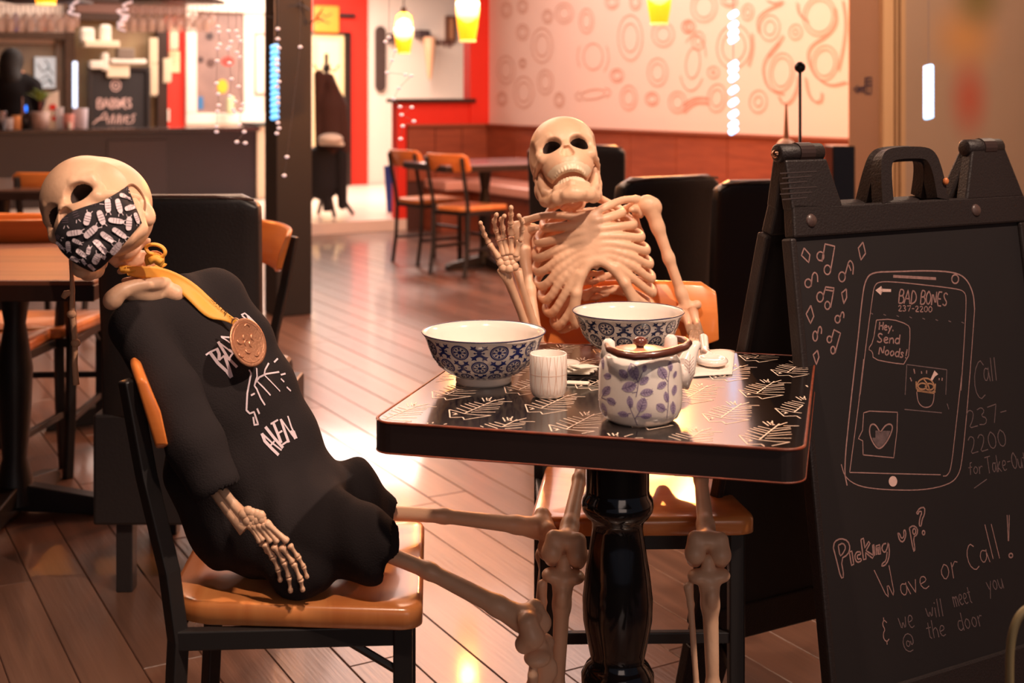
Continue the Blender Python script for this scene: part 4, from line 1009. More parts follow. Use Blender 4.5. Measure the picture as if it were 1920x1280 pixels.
# ball-topped stand and slim wooden spindle behind the sign
pb = W(1500, 126, 3.3)
t = thing('ball_topped_stand', 'thin black stand topped with a black ball behind the sign', 'stand', (pb.x, pb.y, 0))
obj('ball', MB().ball((0, 0, pb.z), .0145, 16), BMET, t, smooth=True); obj('rod', MB().tube([(0, 0, .01), (0, 0, pb.z)], .0042, 8), BMET, t, smooth=True); obj('base', MB().lathe([(.0, 0), (.09, 0), (.09, .008), (.01, .02), (0, .02)], 24), BMET, t, smooth=True)
pb = W(1474, 270, 4.4)
t = thing('wooden_spindle_stand', 'slim orange wooden spindle rising behind the left end of the sign', 'stand', (pb.x, pb.y, 0))
obj('spindle', MB().lathe([(.018, 0), (.016, .6), (.012, pb.z), (.008, pb.z+.05), (.004, pb.z+.135), (.0, pb.z+.14)], 10), mat('peach_wood', (206, 138, 96), .5), t, smooth=True)
obj('collar', MB().ball((0, 0, pb.z-.01), (.035, .035, .03), 12), mat('pale_collar', (214, 170, 150), .4), t, smooth=True); obj('foot', MB().lathe([(0, 0), (.12, 0), (.12, .015), (.02, .03)], 20), DARKW, t, smooth=True)
# brass coloured loop at the lower right edge
tp = smooth_pl([(1893, 1290), (1893, 1230), (1897, 1190), (1908, 1158), (1925, 1140), (1950, 1132)], 2)
pts = [W(x, y, 1.55) for x, y in tp]; b = pts[0]
tag(obj('brass_loop', MB().tube([Vector((b.x, b.y, .0))]+pts+[Vector((pts[-1].x+.1, 1.55, pts[-1].z-.03)), Vector((pts[-1].x+.14, 1.55, .0))], .0052, 10), mat('brass_tube', (150, 132, 96), .4), smooth=True), 'blurred brass coloured tube loop at the lower right edge', 'rail')
# ------------------------------------------------------------------ the display table
TC = Vector((.168, 2.037, 0)); TR = math.radians(-14.6); TW, TD, TH = .600, .622, .75
tbl = thing('pedestal_table', 'square black lacquered pedestal table with etched pattern in the centre', 'table', tuple(TC), TR)
def rrect(w, d, r, n=7):
    p = []
    for cx, cy, a0 in ((w/2-r, d/2-r, 0), (-w/2+r, d/2-r, PI/2), (-w/2+r, -d/2+r, PI), (w/2-r, -d/2+r, 1.5*PI)):
        for i in range(n+1): a = a0+PI/2*i/n; p.append((cx+r*math.cos(a), cy+r*math.sin(a)))
    return p
rr = rrect(TW, TD, .03)
LAMI = mat('etched_laminate', (26, 20, 19), .16, noise=(40, .4), coat=.35, spec=.6)
obj('tabletop', MB().prism([Vector((x, y, TH-.006)) for x, y in rrect(TW-.008, TD-.008, .027)], Vector((0, 0, .006))), LAMI, tbl)
EDGE = mat('table_edge', (40, 27, 25), .45, noise=(30, .3))
WORN = mat('worn_red_edge', (150, 70, 44), .45, noise=(60, .6), col2=(60, 28, 22))
obj('edge_band', MB().prism([Vector((x, y, TH-.044)) for x, y in rr], Vector((0, 0, .0425))), EDGE, tbl, bevel=.0015)
obj('edge_bead', MB().tube([(x*.997, y*.997, TH-.001) for x, y in rr], .0021, 6, close=True), WORN, tbl, smooth=True, label='worn reddish upper edge')
obj('edge_bead', MB().tube([(x*.999, y*.999, TH-.044) for x, y in rr], .0013, 6, close=True), WORN, tbl, smooth=True, label='worn reddish lower edge')
# etched pattern, laid out on the tabletop by a repeat lattice
def z6(x, y): return 1100+x/4.266, 600+y/4.266
Mi = (Matrix.Translation(TC) @ Matrix.Rotation(TR, 4, 'Z')).inverted()
def tl(x, y): px, py = z6(x, y); v = Mi @ G(px, py, TH); return Vector((v.x, v.y))
motif = [[(1217, 558), (1280, 615), (1372, 612), (1402, 630), (1572, 600), (1470, 597), (1360, 587), (1290, 572), (1217, 558)], [(1360, 585), (1500, 490)], [(1262, 580), (1300, 586), (1282, 598), (1312, 590)],
 [(1262, 548), (1370, 575)], [(1275, 530), (1395, 560)], [(1295, 518), (1412, 546)], [(1320, 513), (1430, 536)], [(1352, 505), (1445, 524)], [(1385, 477), (1425, 502)], [(1415, 476), (1442, 496)], [(1450, 472), (1455, 498)], [(1440, 482), (1468, 498)],
 [(1400, 577), (1582, 577)], [(1412, 564), (1585, 553)], [(1425, 550), (1580, 540)], [(1445, 535), (1580, 520)], [(1462, 520), (1578, 511)], [(1490, 500), (1556, 481)], [(1528, 502), (1636, 503)]]
O = tl(1217, 558); mot = [[tl(*p)-O for p in pl] for pl in motif]
e1 = tl(1470, 395)-O; e2 = tl(1505, 705)-O
mb = MB()
for i in range(-9, 10):
    for j in range(-9, 10):
        o = O+e1*i+e2*j
        if abs(o.x) > TW/2+.15 or abs(o.y) > TD/2+.15: continue
        for pl in mot:
            for a, b in zip(pl, pl[1:]):
                a, b = o+a, o+b
                n = 4
                for k in range(n):
                    p, q = a.lerp(b, k/n), a.lerp(b, (k+1)/n)
                    if all(abs(v.x) < TW/2-.006 and abs(v.y) < TD/2-.006 for v in (p, q)):
                        dd = (q-p); nn = Vector((-dd.y, dd.x))
                        if nn.length < 1e-7: continue
                        nn = nn.normalized()*.00095
                        mb.add([(*(p+nn), TH+.0003), (*(p-nn), TH+.0003), (*(q-nn), TH+.0003), (*(q+nn), TH+.0003)], [(0, 1, 2, 3)])
obj('etched_pattern', mb, mat('etch_white', (250, 222, 200), .5, emit=None), tbl, kind='stuff')
def tz(y): return EH-(y-180)*2.037/2400
prof = [(.028, .0), (.056, tz(1330)), (.058, tz(1262)), (.050, tz(1245)), (.042, tz(1235)), (.046, tz(1215)), (.055, tz(1160)), (.056, tz(1120)), (.051, tz(1070)), (.044, tz(1020)), (.0405, tz(990)), (.041, tz(980)),
        (.044, tz(972)), (.050, tz(966)), (.056, tz(955)), (.058, tz(945)), (.056, tz(933)), (.051, tz(924)), (.0505, tz(915)), (.0505, TH-.044)]
obj('column', MB().lathe([(.055, .06)]+prof[1:], 40), BLACQ, tbl, smooth=True)
for k in range(4):
    M = Matrix.Rotation(k*PI/2+PI/4, 4, 'Z')
    obj('foot', MB().prism([Vector((.0, -.03, .01)), Vector((.27, -.03, .0)), Vector((.28, -.03, .03)), Vector((.22, -.03, .05)), Vector((.0, -.03, .11))], Vector((0, .06, 0)), M), BLACQ, tbl, bevel=.006)
obj('mounting_plate', MB().lathe([(.0, TH-.056), (.085, TH-.056), (.09, TH-.05), (.09, TH-.045), (0, TH-.045)], 24), BLACQ, tbl)

# ------------------------------------------------------------------ tableware
PORC = mat('white_porcelain', (244, 232, 222), .12, coat=.5)
BLUE = mat('cobalt_print', (34, 46, 112), .25, coat=.4); BLUE2 = mat('navy_print', (26, 38, 80), .25, coat=.4)
BP = [(.044, 0), (.0455, .004), (.045, .010), (.047, .013), (.060, .019), (.074, .030), (.083, .043), (.0885, .057), (.092, .068), (.096, .076), (.1, .0815)]
def prof_eval(prof, s):
    L = [0]
    for a, b in zip(prof, prof[1:]): L.append(L[-1]+math.hypot(b[0]-a[0], b[1]-a[1]))
    s = max(0, min(s, L[-1]-1e-6))
    for i in range(len(prof)-1):
        if s <= L[i+1]:
            u = (s-L[i])/(L[i+1]-L[i]); a, b = prof[i], prof[i+1]
            dr, dz = b[0]-a[0], b[1]-a[1]; l = math.hypot(dr, dz)
            return a[0]+dr*u, a[1]+dz*u, dz/l, -dr/l
    return prof[-1][0], prof[-1][1], 1, 0
def lathe_pt(prof, th, s, off):
    r, z, nr, nz = prof_eval(prof, s); r += nr*off; z += nz*off
    return Vector((r*math.cos(th), r*math.sin(th), z))
def bowl(lab, loc, blue, rz, k=1.0):
    t = thing('porcelain_bowl', lab, 'bowl', loc, rz, 'blue and white patterned bowls')
    P = [(r*k, z*k) for r, z in BP]
    inner = [(r-.0035*k, z+.002*k) for r, z in P[3:]][::-1]
    inner[0] = (P[-1][0]-.0022*k, P[-1][1])
    obj('bowl_body', MB().lathe([(0, .003)]+[(.040*k, .003), (.042*k, 0)]+P+inner+[(.04*k, .016*k), (0, .015*k)], 72), PORC, t, smooth=True)
    obj('rim_line', MB().tube([((P[-1][0]-.0008)*math.cos(a*PI/36), (P[-1][0]-.0008)*math.sin(a*PI/36), P[-1][1]) for a in range(72)], .0011*k, 6, close=True), mat('rim_blue', (60, 56, 88), .3), t, smooth=True, label='thin dark blue rim')
    mb = MB(); nth = 18; s0 = .0135*k; hs = .0275*k
    def poly(th0, sc, pts, layer=.00035):
        r = prof_eval(P, sc)[0]; vs = [lathe_pt(P, th0+u/r, sc+v, layer) for u, v in pts]; c = lathe_pt(P, th0, sc, layer)
        n = len(vs); return vs
    def annulus(th0, sc, ru, rv, k0):
        n = 22; a = poly(th0, sc, [(ru*math.cos(2*PI*i/n), rv*math.sin(2*PI*i/n)) for i in range(n)]); b = poly(th0, sc, [(k0*ru*math.cos(2*PI*i/n), k0*rv*math.sin(2*PI*i/n)) for i in range(n)])
        mb.add(a+b, [(i, (i+1) % n, n+(i+1) % n, n+i) for i in range(n)])
    def fan(th0, sc, pts):
        cu = sum(p[0] for p in pts)/len(pts); cv = sum(p[1] for p in pts)/len(pts)
        vs = poly(th0, sc, [(cu, cv)]+pts); n = len(pts); mb.add(vs, [(0, 1+i, 1+(i+1) % n) for i in range(n)])
    H = hs*.94
    for row in range(3):
        for c in range(nth):
            th = 2*PI*c/nth; sc = s0+hs*(row+.55)
            r = prof_eval(P, sc)[0]; cw = 2*PI*r/nth; ru = min(cw*.485, H*.64); rv = H*.51
            if (row+c) % 2 == 0:
                annulus(th, sc, ru, rv, .84); annulus(th, sc, ru*.79, rv*.79, .90)
                for q in range(8):
                    a = q*PI/4; l = .64 if q % 2 == 0 else .58; w = .22
                    pts = [(ru*.1*math.cos(a+1.5), rv*.1*math.sin(a+1.5)), (ru*l*math.cos(a-w), rv*l*math.sin(a-w)), (ru*(l+.06)*math.cos(a), rv*(l+.06)*math.sin(a)), (ru*l*math.cos(a+w), rv*l*math.sin(a+w)), (ru*.1*math.cos(a-1.5), rv*.1*math.sin(a-1.5))]
                    fan(th, sc, pts)
                fan(th, sc, [(ru*.22*math.cos(2*PI*i/8), rv*.22*math.sin(2*PI*i/8)) for i in range(8)])
            else:
                hu, hv = cw*.47, H*.54
                for sx in (-1, 1):
                    for sy in (-1, 1):
                        fan(th, sc, [(0, sy*hv*.1), (sx*hu*.25, sy*hv*.18), (sx*hu*.62, sy*hv*.42), (sx*hu*1.0, sy*hv*.45), (sx*hu*.78, sy*hv*.66), (sx*hu*.9, sy*hv*.97), (sx*hu*.55, sy*hv*.8), (sx*hu*.3, sy*hv*.95), (sx*hu*.36, sy*hv*.6), (sx*hu*.12, sy*hv*.4), (0, sy*hv*.42)])
                fan(th, sc, [(hu*.3*math.cos(2*PI*i/8), hv*.2*math.sin(2*PI*i/8)) for i in range(8)])
                for sx in (-1, 1): fan(th, sc, [(sx*hu*.2, 0), (sx*hu*.5, hv*.12), (sx*hu*.62, 0), (sx*hu*.5, -hv*.12)])
    obj('blue_pattern', mb, blue, t, kind='stuff', label='cobalt rings and crosses printed round the bowl')
    return t
bowl('patterned bowl on the left of the table beside the small cup', (-.0455, 2.062, TH), BLUE, .12)
bowl('patterned bowl at the back of the table in front of the waving skeleton', (.2055, 2.262, TH), BLUE2, .0, .99)

# small cup
t = thing('tea_cup', 'small handleless cup with thin brown lines beside the left bowl', 'cup', (.0556, 1.962, TH))
CPp = [(.019, .0), (.0235, .002), (.027, .008), (.0285, .018), (.0288, .040), (.0287, .0655)]
obj('cup_body', MB().lathe([(0, .002)]+CPp+[(.0275, .0665), (.0268, .0655), (.0262, .02), (.02, .008), (0, .006)], 44), PORC, t, smooth=True)
mb = MB(); L = 0
def curve_on(prof, pts, w, mb):
    run = [lathe_pt(prof, a, s, .0003) for a, s in pts]
    for a, b in zip(run, run[1:]):
        d = b-a; n = Vector((a.x, a.y, 0)).normalized(); sd = d.cross(n).normalized()*w/2; mb.add([a+sd, a-sd, b-sd, b+sd], [(0, 1, 2, 3)])
for c in range(16):
    a0 = c*2*PI/16
    for sg in (-1, 1): curve_on(CPp, [(a0+sg*.10*abs(u-.5)*2, .012+u*.058) for u in [i/8 for i in range(9)]], .00045, mb)
curve_on(CPp, [(i*PI/24, .040) for i in range(49)], .0005, mb)
obj('thin_lines', mb, mat('tan_line', (214, 160, 130), .5), t, kind='stuff')

# teapot
TP = Vector((.1825, 1.822, TH))
t = thing('teapot', 'squat white teapot with purple leaves and a brown handle at the table front', 'teapot', tuple(TP))
BPf = [(.044, .0), (.047, .002), (.0545, .008), (.0585, .018), (.0598, .035), (.0595, .055), (.0585, .075), (.0565, .086), (.052, .093), (.046, .096)]
body = MB().lathe([(0, .0)]+BPf+[(.043, .0955), (.043, .090), (0, .088)], 64)
bo = obj('pot_body', body, PORC, t, smooth=True)
bvh = BVHTree.FromPolygons([Vector(v)+TP for v in body.v], body.f); pj = bvh_proj(bvh)
obj('lid', MB().lathe([(.042, .0925), (.0425, .097), (.038, .1), (.02, .1025), (.0, .103)], 40), mat('peach_lid', (212, 150, 120), .3, coat=.3), t, smooth=True, label='flat peach coloured lid')
BRN = mat('brown_handle', (96, 50, 38), .3, noise=(60, .4), coat=.4)
obj('lid_knob', MB().lathe([(.005, .102), (.006, .105), (.0105, .109), (.0105, .113), (.006, .117), (0, .118)], 20), mat('brown_knob', (110, 60, 50), .15, coat=.8), t, smooth=True)
for (px, py) in ((1141, 648), (1258, 640)):
    c = W(px, py, 1.822 if px < 1200 else 1.845)-TP
    obj('handle_lug', MB().tube([c+Vector((0, 0, -.016)), c+Vector((0, 0, -.004)), c+Vector((0, 0, .006)), c+Vector((0, 0, .010))], [.013, .010, .009, .004], 12), PORC, t, smooth=True)
hp_ = [(1137, 646, 1.80), (1142, 655, 1.775), (1160, 663, 1.762), (1190, 668, 1.755), (1225, 666, 1.760), (1260, 659, 1.775), (1285, 650, 1.80), (1292, 643, 1.825), (1283, 637, 1.85), (1264, 634, 1.86), (1252, 639, 1.855)]
hh = [W(*p)-TP for p in hp_]
obj('handle', MB().tube(hh, [.0035, .005, .0055, .006, .006, .006, .0055, .005, .005, .0045, .004], 10), BRN, t, smooth=True, label='brown rattan handle folded down round the rim')
sp = [(1270, 716, 1.87), (1284, 690, 1.88), (1292, 668, 1.885), (1300, 652, 1.89), (1306, 646, 1.893), (1310, 645, 1.895)]
obj('spout', MB().tube([W(*p)-TP for p in sp], [.019, .016, .0125, .009, .007, .0055], 16), PORC, t, smooth=True)
# leaves: outline fans laid on the body
def leaf(cx, cy, l, w, ang):
    out = []; n = 9; c, s_ = math.cos(math.radians(ang)), math.sin(math.radians(ang))
    prof_ = [(-1+2*i/n, (1-abs(-1+2*i/n)**2.2)**.9) for i in range(n+1)]
    pts = [(u, v) for u, v in prof_]+[(u, -v) for u, v in prof_[::-1][1:-1]]
    for u, v in pts: x = u*l/2; y = v*w/2; out.append((cx+x*c-y*s_, cy+x*s_+y*c))
    return out
LV = [(376, 412, 145, 85, 70), (295, 430, 95, 65, 45), (340, 533, 125, 85, -15), (462, 388, 62, 42, -80), (460, 483, 92, 55, -40), (480, 577, 108, 62, -10), (442, 677, 125, 82, -70), (347, 652, 98, 52, 80), (293, 752, 90, 50, 12), (477, 767, 92, 48, -8),
      (605, 420, 110, 75, 60), (668, 368, 85, 40, 85), (705, 435, 60, 28, -75), (600, 520, 88, 55, -35), (637, 612, 90, 42, 80), (592, 698, 85, 68, 40), (690, 700, 108, 42, 88), (168, 447, 62, 52, 10), (158, 565, 95, 62, -55), (198, 648, 85, 55, 35), (140, 715, 120, 45, 75), (132, 345, 100, 22, 88), (700, 560, 90, 40, -80)]
PURP = mat('purple_leaf', (178, 160, 184), .35, noise=(220, .3), col2=(150, 130, 164)); PURD = mat('purple_vein', (116, 96, 138), .4)
mb = MB(); vn = MB()
for cx, cy, l, w, a in LV:
    x, y = z6(cx, cy); fills(mb, pj, [leaf(x, y, l/4.266, w/4.266, a)], .0004)
    L_ = l/4.266; c, s_ = math.cos(math.radians(a)), math.sin(math.radians(a))
    vs = [[(x-L_*.5*c, y-L_*.5*s_), (x+L_*.5*c, y+L_*.5*s_)]]
    for u in (-.25, -.05, .15, .32):
        for sg in (-1, 1):
            bx_, by_ = x+L_*u*c, y+L_*u*s_; ww = w/4.266*.34; uu = L_*.14
            vs.append([(bx_, by_), (bx_+uu*c-sg*ww*s_, by_+uu*s_+sg*ww*c)])
    strokes(vn, pj, vs, .0005, .0006, 3)
st = [[(395, 615), (410, 540), (412, 495), (440, 430), (462, 390)], [(412, 495), (376, 420)], [(412, 490), (340, 530)], [(400, 575), (360, 580)], [(405, 840), (385, 790), (345, 700), (347, 655)], [(385, 790), (425, 730), (445, 680)], [(355, 745), (295, 752)], [(400, 770), (475, 767)],
      [(640, 785), (655, 640), (648, 500), (668, 370)], [(648, 490), (605, 425)], [(650, 640), (637, 615)], [(640, 715), (595, 700)], [(120, 620), (150, 560)], [(120, 620), (200, 650)]]
strokes(vn, pj, [smooth_pl([z6(*p) for p in pl], 1) for pl in st], .0009, .0004, 4)
obj('purple_leaves', mb, PURP, t, kind='stuff', label='purple leaves printed on the pot', world=True); obj('leaf_veins', vn, PURD, t, kind='stuff', label='fine leaf veins and stems', world=True)
# herringbone leaf on the spout
mb = MB(); sq = []
def spt(x, y): p = W(x, y, 1.862); return p, Vector((0, -1, 0))
for k in range(7):
    y = 672+k*6.5; sq += [[(1284, y), (1292-k*.2, y+7)], [(1301, y-4), (1293-k*.2, y+7)]]
sq += [[(1294, 664), (1291, 718)]]
strokes(mb, spt, sq, .0006, .0, 4); obj('spout_leaf_lines', mb, mat('rose_line', (190, 130, 124), .5), t, kind='stuff', world=True)

# dish with sachets, napkin with spoon
t = thing('sachet_tray', 'small dark tray of white sachets behind the small cup', 'tray', (.112, 2.09, TH), .1)
obj('tray', MB().box(-.028, -.02, .0, .030, .02, .006).box(-.028, -.02, .006, -.025, .02, .012).box(.027, -.02, .006, .030, .02, .012), BLACQ, t, bevel=.001)
for k in range(4): 
    o = obj('sachet', MB().box(-.022, -.013, 0, .022, .013, .0028), PAPER, t, bevel=.0008); o.location = (-.004+.003*k, .002-.002*k, .0075+.0035*k); o.rotation_euler = (0, .05*(k-1), .35*k-.4)
o = MB().lathe([(0, .001), (.022, .002), (.028, .006), (.0275, .0065), (.02, .004), (0, .003)], 28, Matrix.Translation((.085, 2.115, TH+.014)) ); tag(obj('small_saucer', o, PORC, smooth=True), 'small white saucer behind the small cup', 'saucer')
tag(obj('white_sachet', MB().box(-.018, -.009, 0, .018, .009, .003, Matrix.Translation((.105, 2.045, TH+.0005)) @ Matrix.Rotation(-.2, 4, 'Z')), PAPER, bevel=.001), 'loose white sachet lying in front of the dark tray', 'sachet')
nc = [G(x, y, TH+.001) for x, y in [(1298, 709), (1374, 702), (1377, 660), (1340, 655), (1312, 658)]]
m = MB(); n = 8; vs = []
A, B, C_, D = G(1296, 708, TH), G(1373, 703, TH), G(1378, 659, TH), G(1305, 657, TH)
for i in range(n+1):
    for j in range(n+1):
        u, v = i/n, j/n; p = A.lerp(B, u).lerp(D.lerp(C_, u), v); vs.append((p.x, p.y, TH+.0022+.0012*math.sin(u*7)*math.sin(v*5)+(.0008 if 0 < u < 1 else 0)))
m.add(vs, [(i*(n+1)+j, (i+1)*(n+1)+j, (i+1)*(n+1)+j+1, i*(n+1)+j+1) for i in range(n) for j in range(n)])
nap = obj('napkin', m, mat('napkin_white', (240, 226, 214), .85), smooth=True); nap.modifiers.new('thick', 'SOLIDIFY').thickness = .002
tag(nap, 'white folded napkin under the spoon at the right of the teapot', 'napkin')
sd = SDF((.30, 2.05, TH), (.42, 2.35, TH+.09), .0016)
c = W(1335, 687, 2.17); c.z = TH+.012; top = W(1319, 634, 2.30); ctr = [c+Vector((0, .028, .004)), W(1322, 660, 2.25), top]
sd.path(ctr, [.006, .0075, .0085], .006); sd.ell(c, (.027, .031, .010), .004); sd.ell(c+Vector((0, -.003, .010)), (.022, .025, .010), .002, 'sub')
V, Q4 = sd.mesh(); tag(obj('soup_spoon', (V, Q4, None), PORC, smooth=True), 'white porcelain soup spoon resting on the napkin', 'spoon')
# ------------------------------------------------------------------ skeletons
def frame(X, Y, Z, O, s=1.0):
    M = Matrix((Vector(X)*s, Vector(Y)*s, Vector(Z)*s)).transposed().to_4x4(); M.translation = Vector(O); return M
def catmull(P, n=6):
    P = [np.array(p, float) for p in P]; out = []
    Q = [2*P[0]-P[1]]+P+[2*P[-1]-P[-2]]
    for i in range(1, len(Q)-2):
        for k in range(n):
            t = k/n; a, b, c, d = Q[i-1], Q[i], Q[i+1], Q[i+2]
            out.append(.5*((2*b)+(-a+c)*t+(2*a-5*b+4*c-d)*t*t+(-a+3*b-3*c+d)*t**3))
    out.append(P[-1]); return out

def skull_data():
    s = SDF((-8.4, -11, -9.6), (8.4, 11, 11), .19)
    s.ell((0, 1.6, 3.0), (7.0, 8.8, 7.0), 1)
    s.ell((0, -2.6, 2.4), (6.0, 5.6, 5.7), 2)
    s.ell((0, 2.5, -1.5), (5.6, 6.0, 4.2), 1.5)
    s.ell((0, -4.6, -3.6), (4.6, 3.8, 4.4), 1.5)
    for q in (-1, 1): s.ell((q*7.9, -3.6, .4), (1.7, 3.2, 3.0), .8, 'sub')
    s.path([(-5.1, -6.0, .9), (-2.8, -7.5, 1.5), (0, -7.5, 1.1), (2.8, -7.5, 1.5), (5.1, -6.0, .9)], [.8, .9, .75, .9, .8], .8)
    s.cap((0, -7.2, .6), (0, -8.6, -2.0), .8, .75, .6)
    s.ell((0, -6.0, -5.2), (3.3, 2.7, 2.7), 1.0)
    for q in (-1, 1):
        s.path([(q*5.2, -6.0, .9), (q*5.6, -5.7, -1.4), (q*5.0, -6.4, -3.0), (q*2.6, -7.2, -3.6)], [.75, .7, .95, .9], .5)
        s.path([(q*5.2, -6.1, -2.9), (q*6.3, -3.9, -2.7), (q*6.75, -1.6, -2.4), (q*6.6, 1.2, -2.2)], [1.0, .62, .5, .7], .3)
        s.ell((q*5.9, 2.8, -4.4), (1.1, 1.6, 2.2), .8)
        s.ell((q*2.95, -8.0, -.95), (1.95, 2.7, 1.65), .45, 'sub'); s.ell((q*2.7, -5.9, -.9), (1.5, 1.9, 1.3), .4, 'sub')
        s.cap((q*.55, -9.2, -4.0), (q*.3, -9.0, -2.7), .85, .5, .25, 'sub'); s.cap((q*.55, -7.2, -4.0), (q*.3, -7.4, -2.9), .7, .45, .2, 'sub')
    s.ell((0, -1.2, -8.0), (3.6, 6.0, 2.8), .6, 'sub')
    for i in range(12):
        a = -1.25+2.5*i/11; x = 3.05*math.sin(a); y = -5.2-3.2*math.cos(a)
        s.cap((x*.97, y*.99, -6.2), (x, y, -7.75), .40, .34, .16)
    V, Q = s.mesh(); c = V[Q].mean(1)
    m = np.zeros(len(Q), int)
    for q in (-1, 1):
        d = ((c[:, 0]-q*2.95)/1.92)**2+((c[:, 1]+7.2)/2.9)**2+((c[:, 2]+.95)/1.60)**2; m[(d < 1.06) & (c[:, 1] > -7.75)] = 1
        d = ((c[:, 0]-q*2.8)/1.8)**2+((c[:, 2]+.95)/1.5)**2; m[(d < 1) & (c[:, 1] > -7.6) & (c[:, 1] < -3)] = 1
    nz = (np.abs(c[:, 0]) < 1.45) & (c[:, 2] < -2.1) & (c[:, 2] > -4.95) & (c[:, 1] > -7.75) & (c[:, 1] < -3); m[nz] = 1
    m[(c[:, 2] < -6.35) & (c[:, 1] < -5) & (m == 0)] = 2
    # jaw, with the hinge at (0, .3, -2.6)
    s = SDF((-8.4, -11, -14), (8.4, 4, -1), .19)
    for q in (-1, 1):
        s.path([(q*6.1, .4, -2.9), (q*5.9, .6, -5.6), (q*5.3, .4, -8.2), (q*4.5, -2.6, -10.2), (q*3.2, -5.6, -11.2), (0, -7.6, -11.6)], [.75, .95, 1.1, 1.05, 1.15, 1.35], .7)
        s.path([(q*5.8, -.9, -4.6), (q*5.1, -1.6, -7.4), (q*4.1, -3.8, -9.4)], [.6, .8, .8], .7); s.cap((q*5.9, -.6, -5.5), (q*5.9, -1.8, -3.2), .55, .35, .5)
        s.path([(q*3.4, -3.4, -9.1), (q*2.9, -5.9, -9.5), (0, -7.7, -9.7)], [.75, .8, .85], .6)
    s.ell((0, -7.6, -11.9), (2.3, 1.2, 1.1), .8)
    for i in range(12):
        a = -1.2+2.4*i/11; x = 2.9*math.sin(a); y = -4.9-3.05*math.cos(a); s.cap((x, y, -9.0), (x, y*1.0, -8.15), .38, .33, .16)
    VJ, QJ = s.mesh(); cj = VJ[QJ].mean(1); mj = np.zeros(len(QJ), int); mj[(cj[:, 2] > -8.95) & (cj[:, 1] < -5)] = 2
    return (V, Q, m), (VJ, QJ, mj)
SK, JW = skull_data()
def add_skull(parent, M, open_deg, label=None):
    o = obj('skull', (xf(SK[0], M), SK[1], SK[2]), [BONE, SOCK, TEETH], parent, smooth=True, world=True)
    H = Matrix.Translation((0, .3, -2.6)) @ Matrix.Rotation(math.radians(open_deg), 4, 'X') @ Matrix.Translation((0, -.3, 2.6))
    J = obj('jaw', (xf(JW[0], M @ H), JW[1], JW[2]), [BONE, SOCK, TEETH], o, smooth=True, world=True)
    return o

def ribcage():
    s = SDF((-.15, -.09, -.27), (.15, .11, .06), .0024)
    zl = [-.004-.0275*i for i in range(8)]; aa = [.082, .100, .110, .115, .116, .114, .110, .100]
    zf = [-.013, -.031, -.047, -.062, -.076, -.089, -.112, -.146]; xf_ = [.012, .013, .013, .012, .011, .010, .032, .050]
    for q in (-1, 1):
        for i in range(8):
            a = aa[i]; z = zl[i]; f = zf[i]
            P = [(q*.012, .060, z+.046), (q*.045, .080, z+.044), (q*.085*a/.11, .066, z+.030), (q*a*.97, .030, z+.012), (q*a, -.002, z), (q*a*.90, -.032, z-.003), (q*a*.62, -.052, (z*.45+f*.55)-.002), (q*(xf_[i]*.6+a*.2), -.060, f-.001), (q*xf_[i], -.061, f)]
            C = catmull(P, 4)
            n = len(C); s.path(C, [.0052 if k < n*.55 else .0062 for k in range(n)], .007)
            C2 = [c+np.array([0, .001, -.0045]) for c in C]; s.path(C2[2:-4], .0042, .004)
        s.path(catmull([(q*.006, -.061, -.092), (q*.022, -.061, -.102), (q*.038, -.060, -.124), (q*.050, -.057, -.152), (q*.058, -.052, -.182), (q*.062, -.044, -.208)], 4), .0065, .008)
        s.path(catmull([(q*.012, .062, -.150), (q*.06, .075, -.165), (q*.092, .045, -.19), (q*.088, .0, -.212), (q*.062, -.040, -.206)], 4), .0052, .006)
        s.path(catmull([(q*.010, -.056, -.002), (q*.045, -.052, .010), (q*.085, -.020, .018), (q*.122, .018, .016)], 5), [.0080]+[.0062]*13+[.0078]*2, .006)
        s.ell((q*.085, .084, -.045), (.036, .007, .052), .01); s.path([(q*.06, .092, -.012), (q*.10, .075, .004), (q*.124, .03, .012)], [.005, .007, .009], .008)
        s.cap((q*.098, -.02, -.004), (q*.112, .02, -.004), .006, .010, .008); s.ell((q*.120, .024, -.006), (.010, .014, .017), .006)
        s.path([(q*.112, .04, -.01), (q*.118, .06, -.05), (q*.1, .075, -.085)], [.006, .005, .004], .01)
    s.ell((0, -.060, -.010), (.026, .008, .020), .008); s.ell((0, -.063, -.055), (.0165, .007, .042), .008); s.cap((0, -.061, -.09), (0, -.058, -.106), .008, .004, .006)
    for k in range(18):
        z = .035-k*.0165; s.ell((0, .058, z), (.0135 if k < 13 else .017, .013, .0065), .004); s.cap((0, .068, z), (0, .088, z-.01), .004, .003, .004); s.cap((-.024, .066, z), (.024, .066, z), .0036, k=.004)
    return s.mesh()
RV, RQ = ribcage()

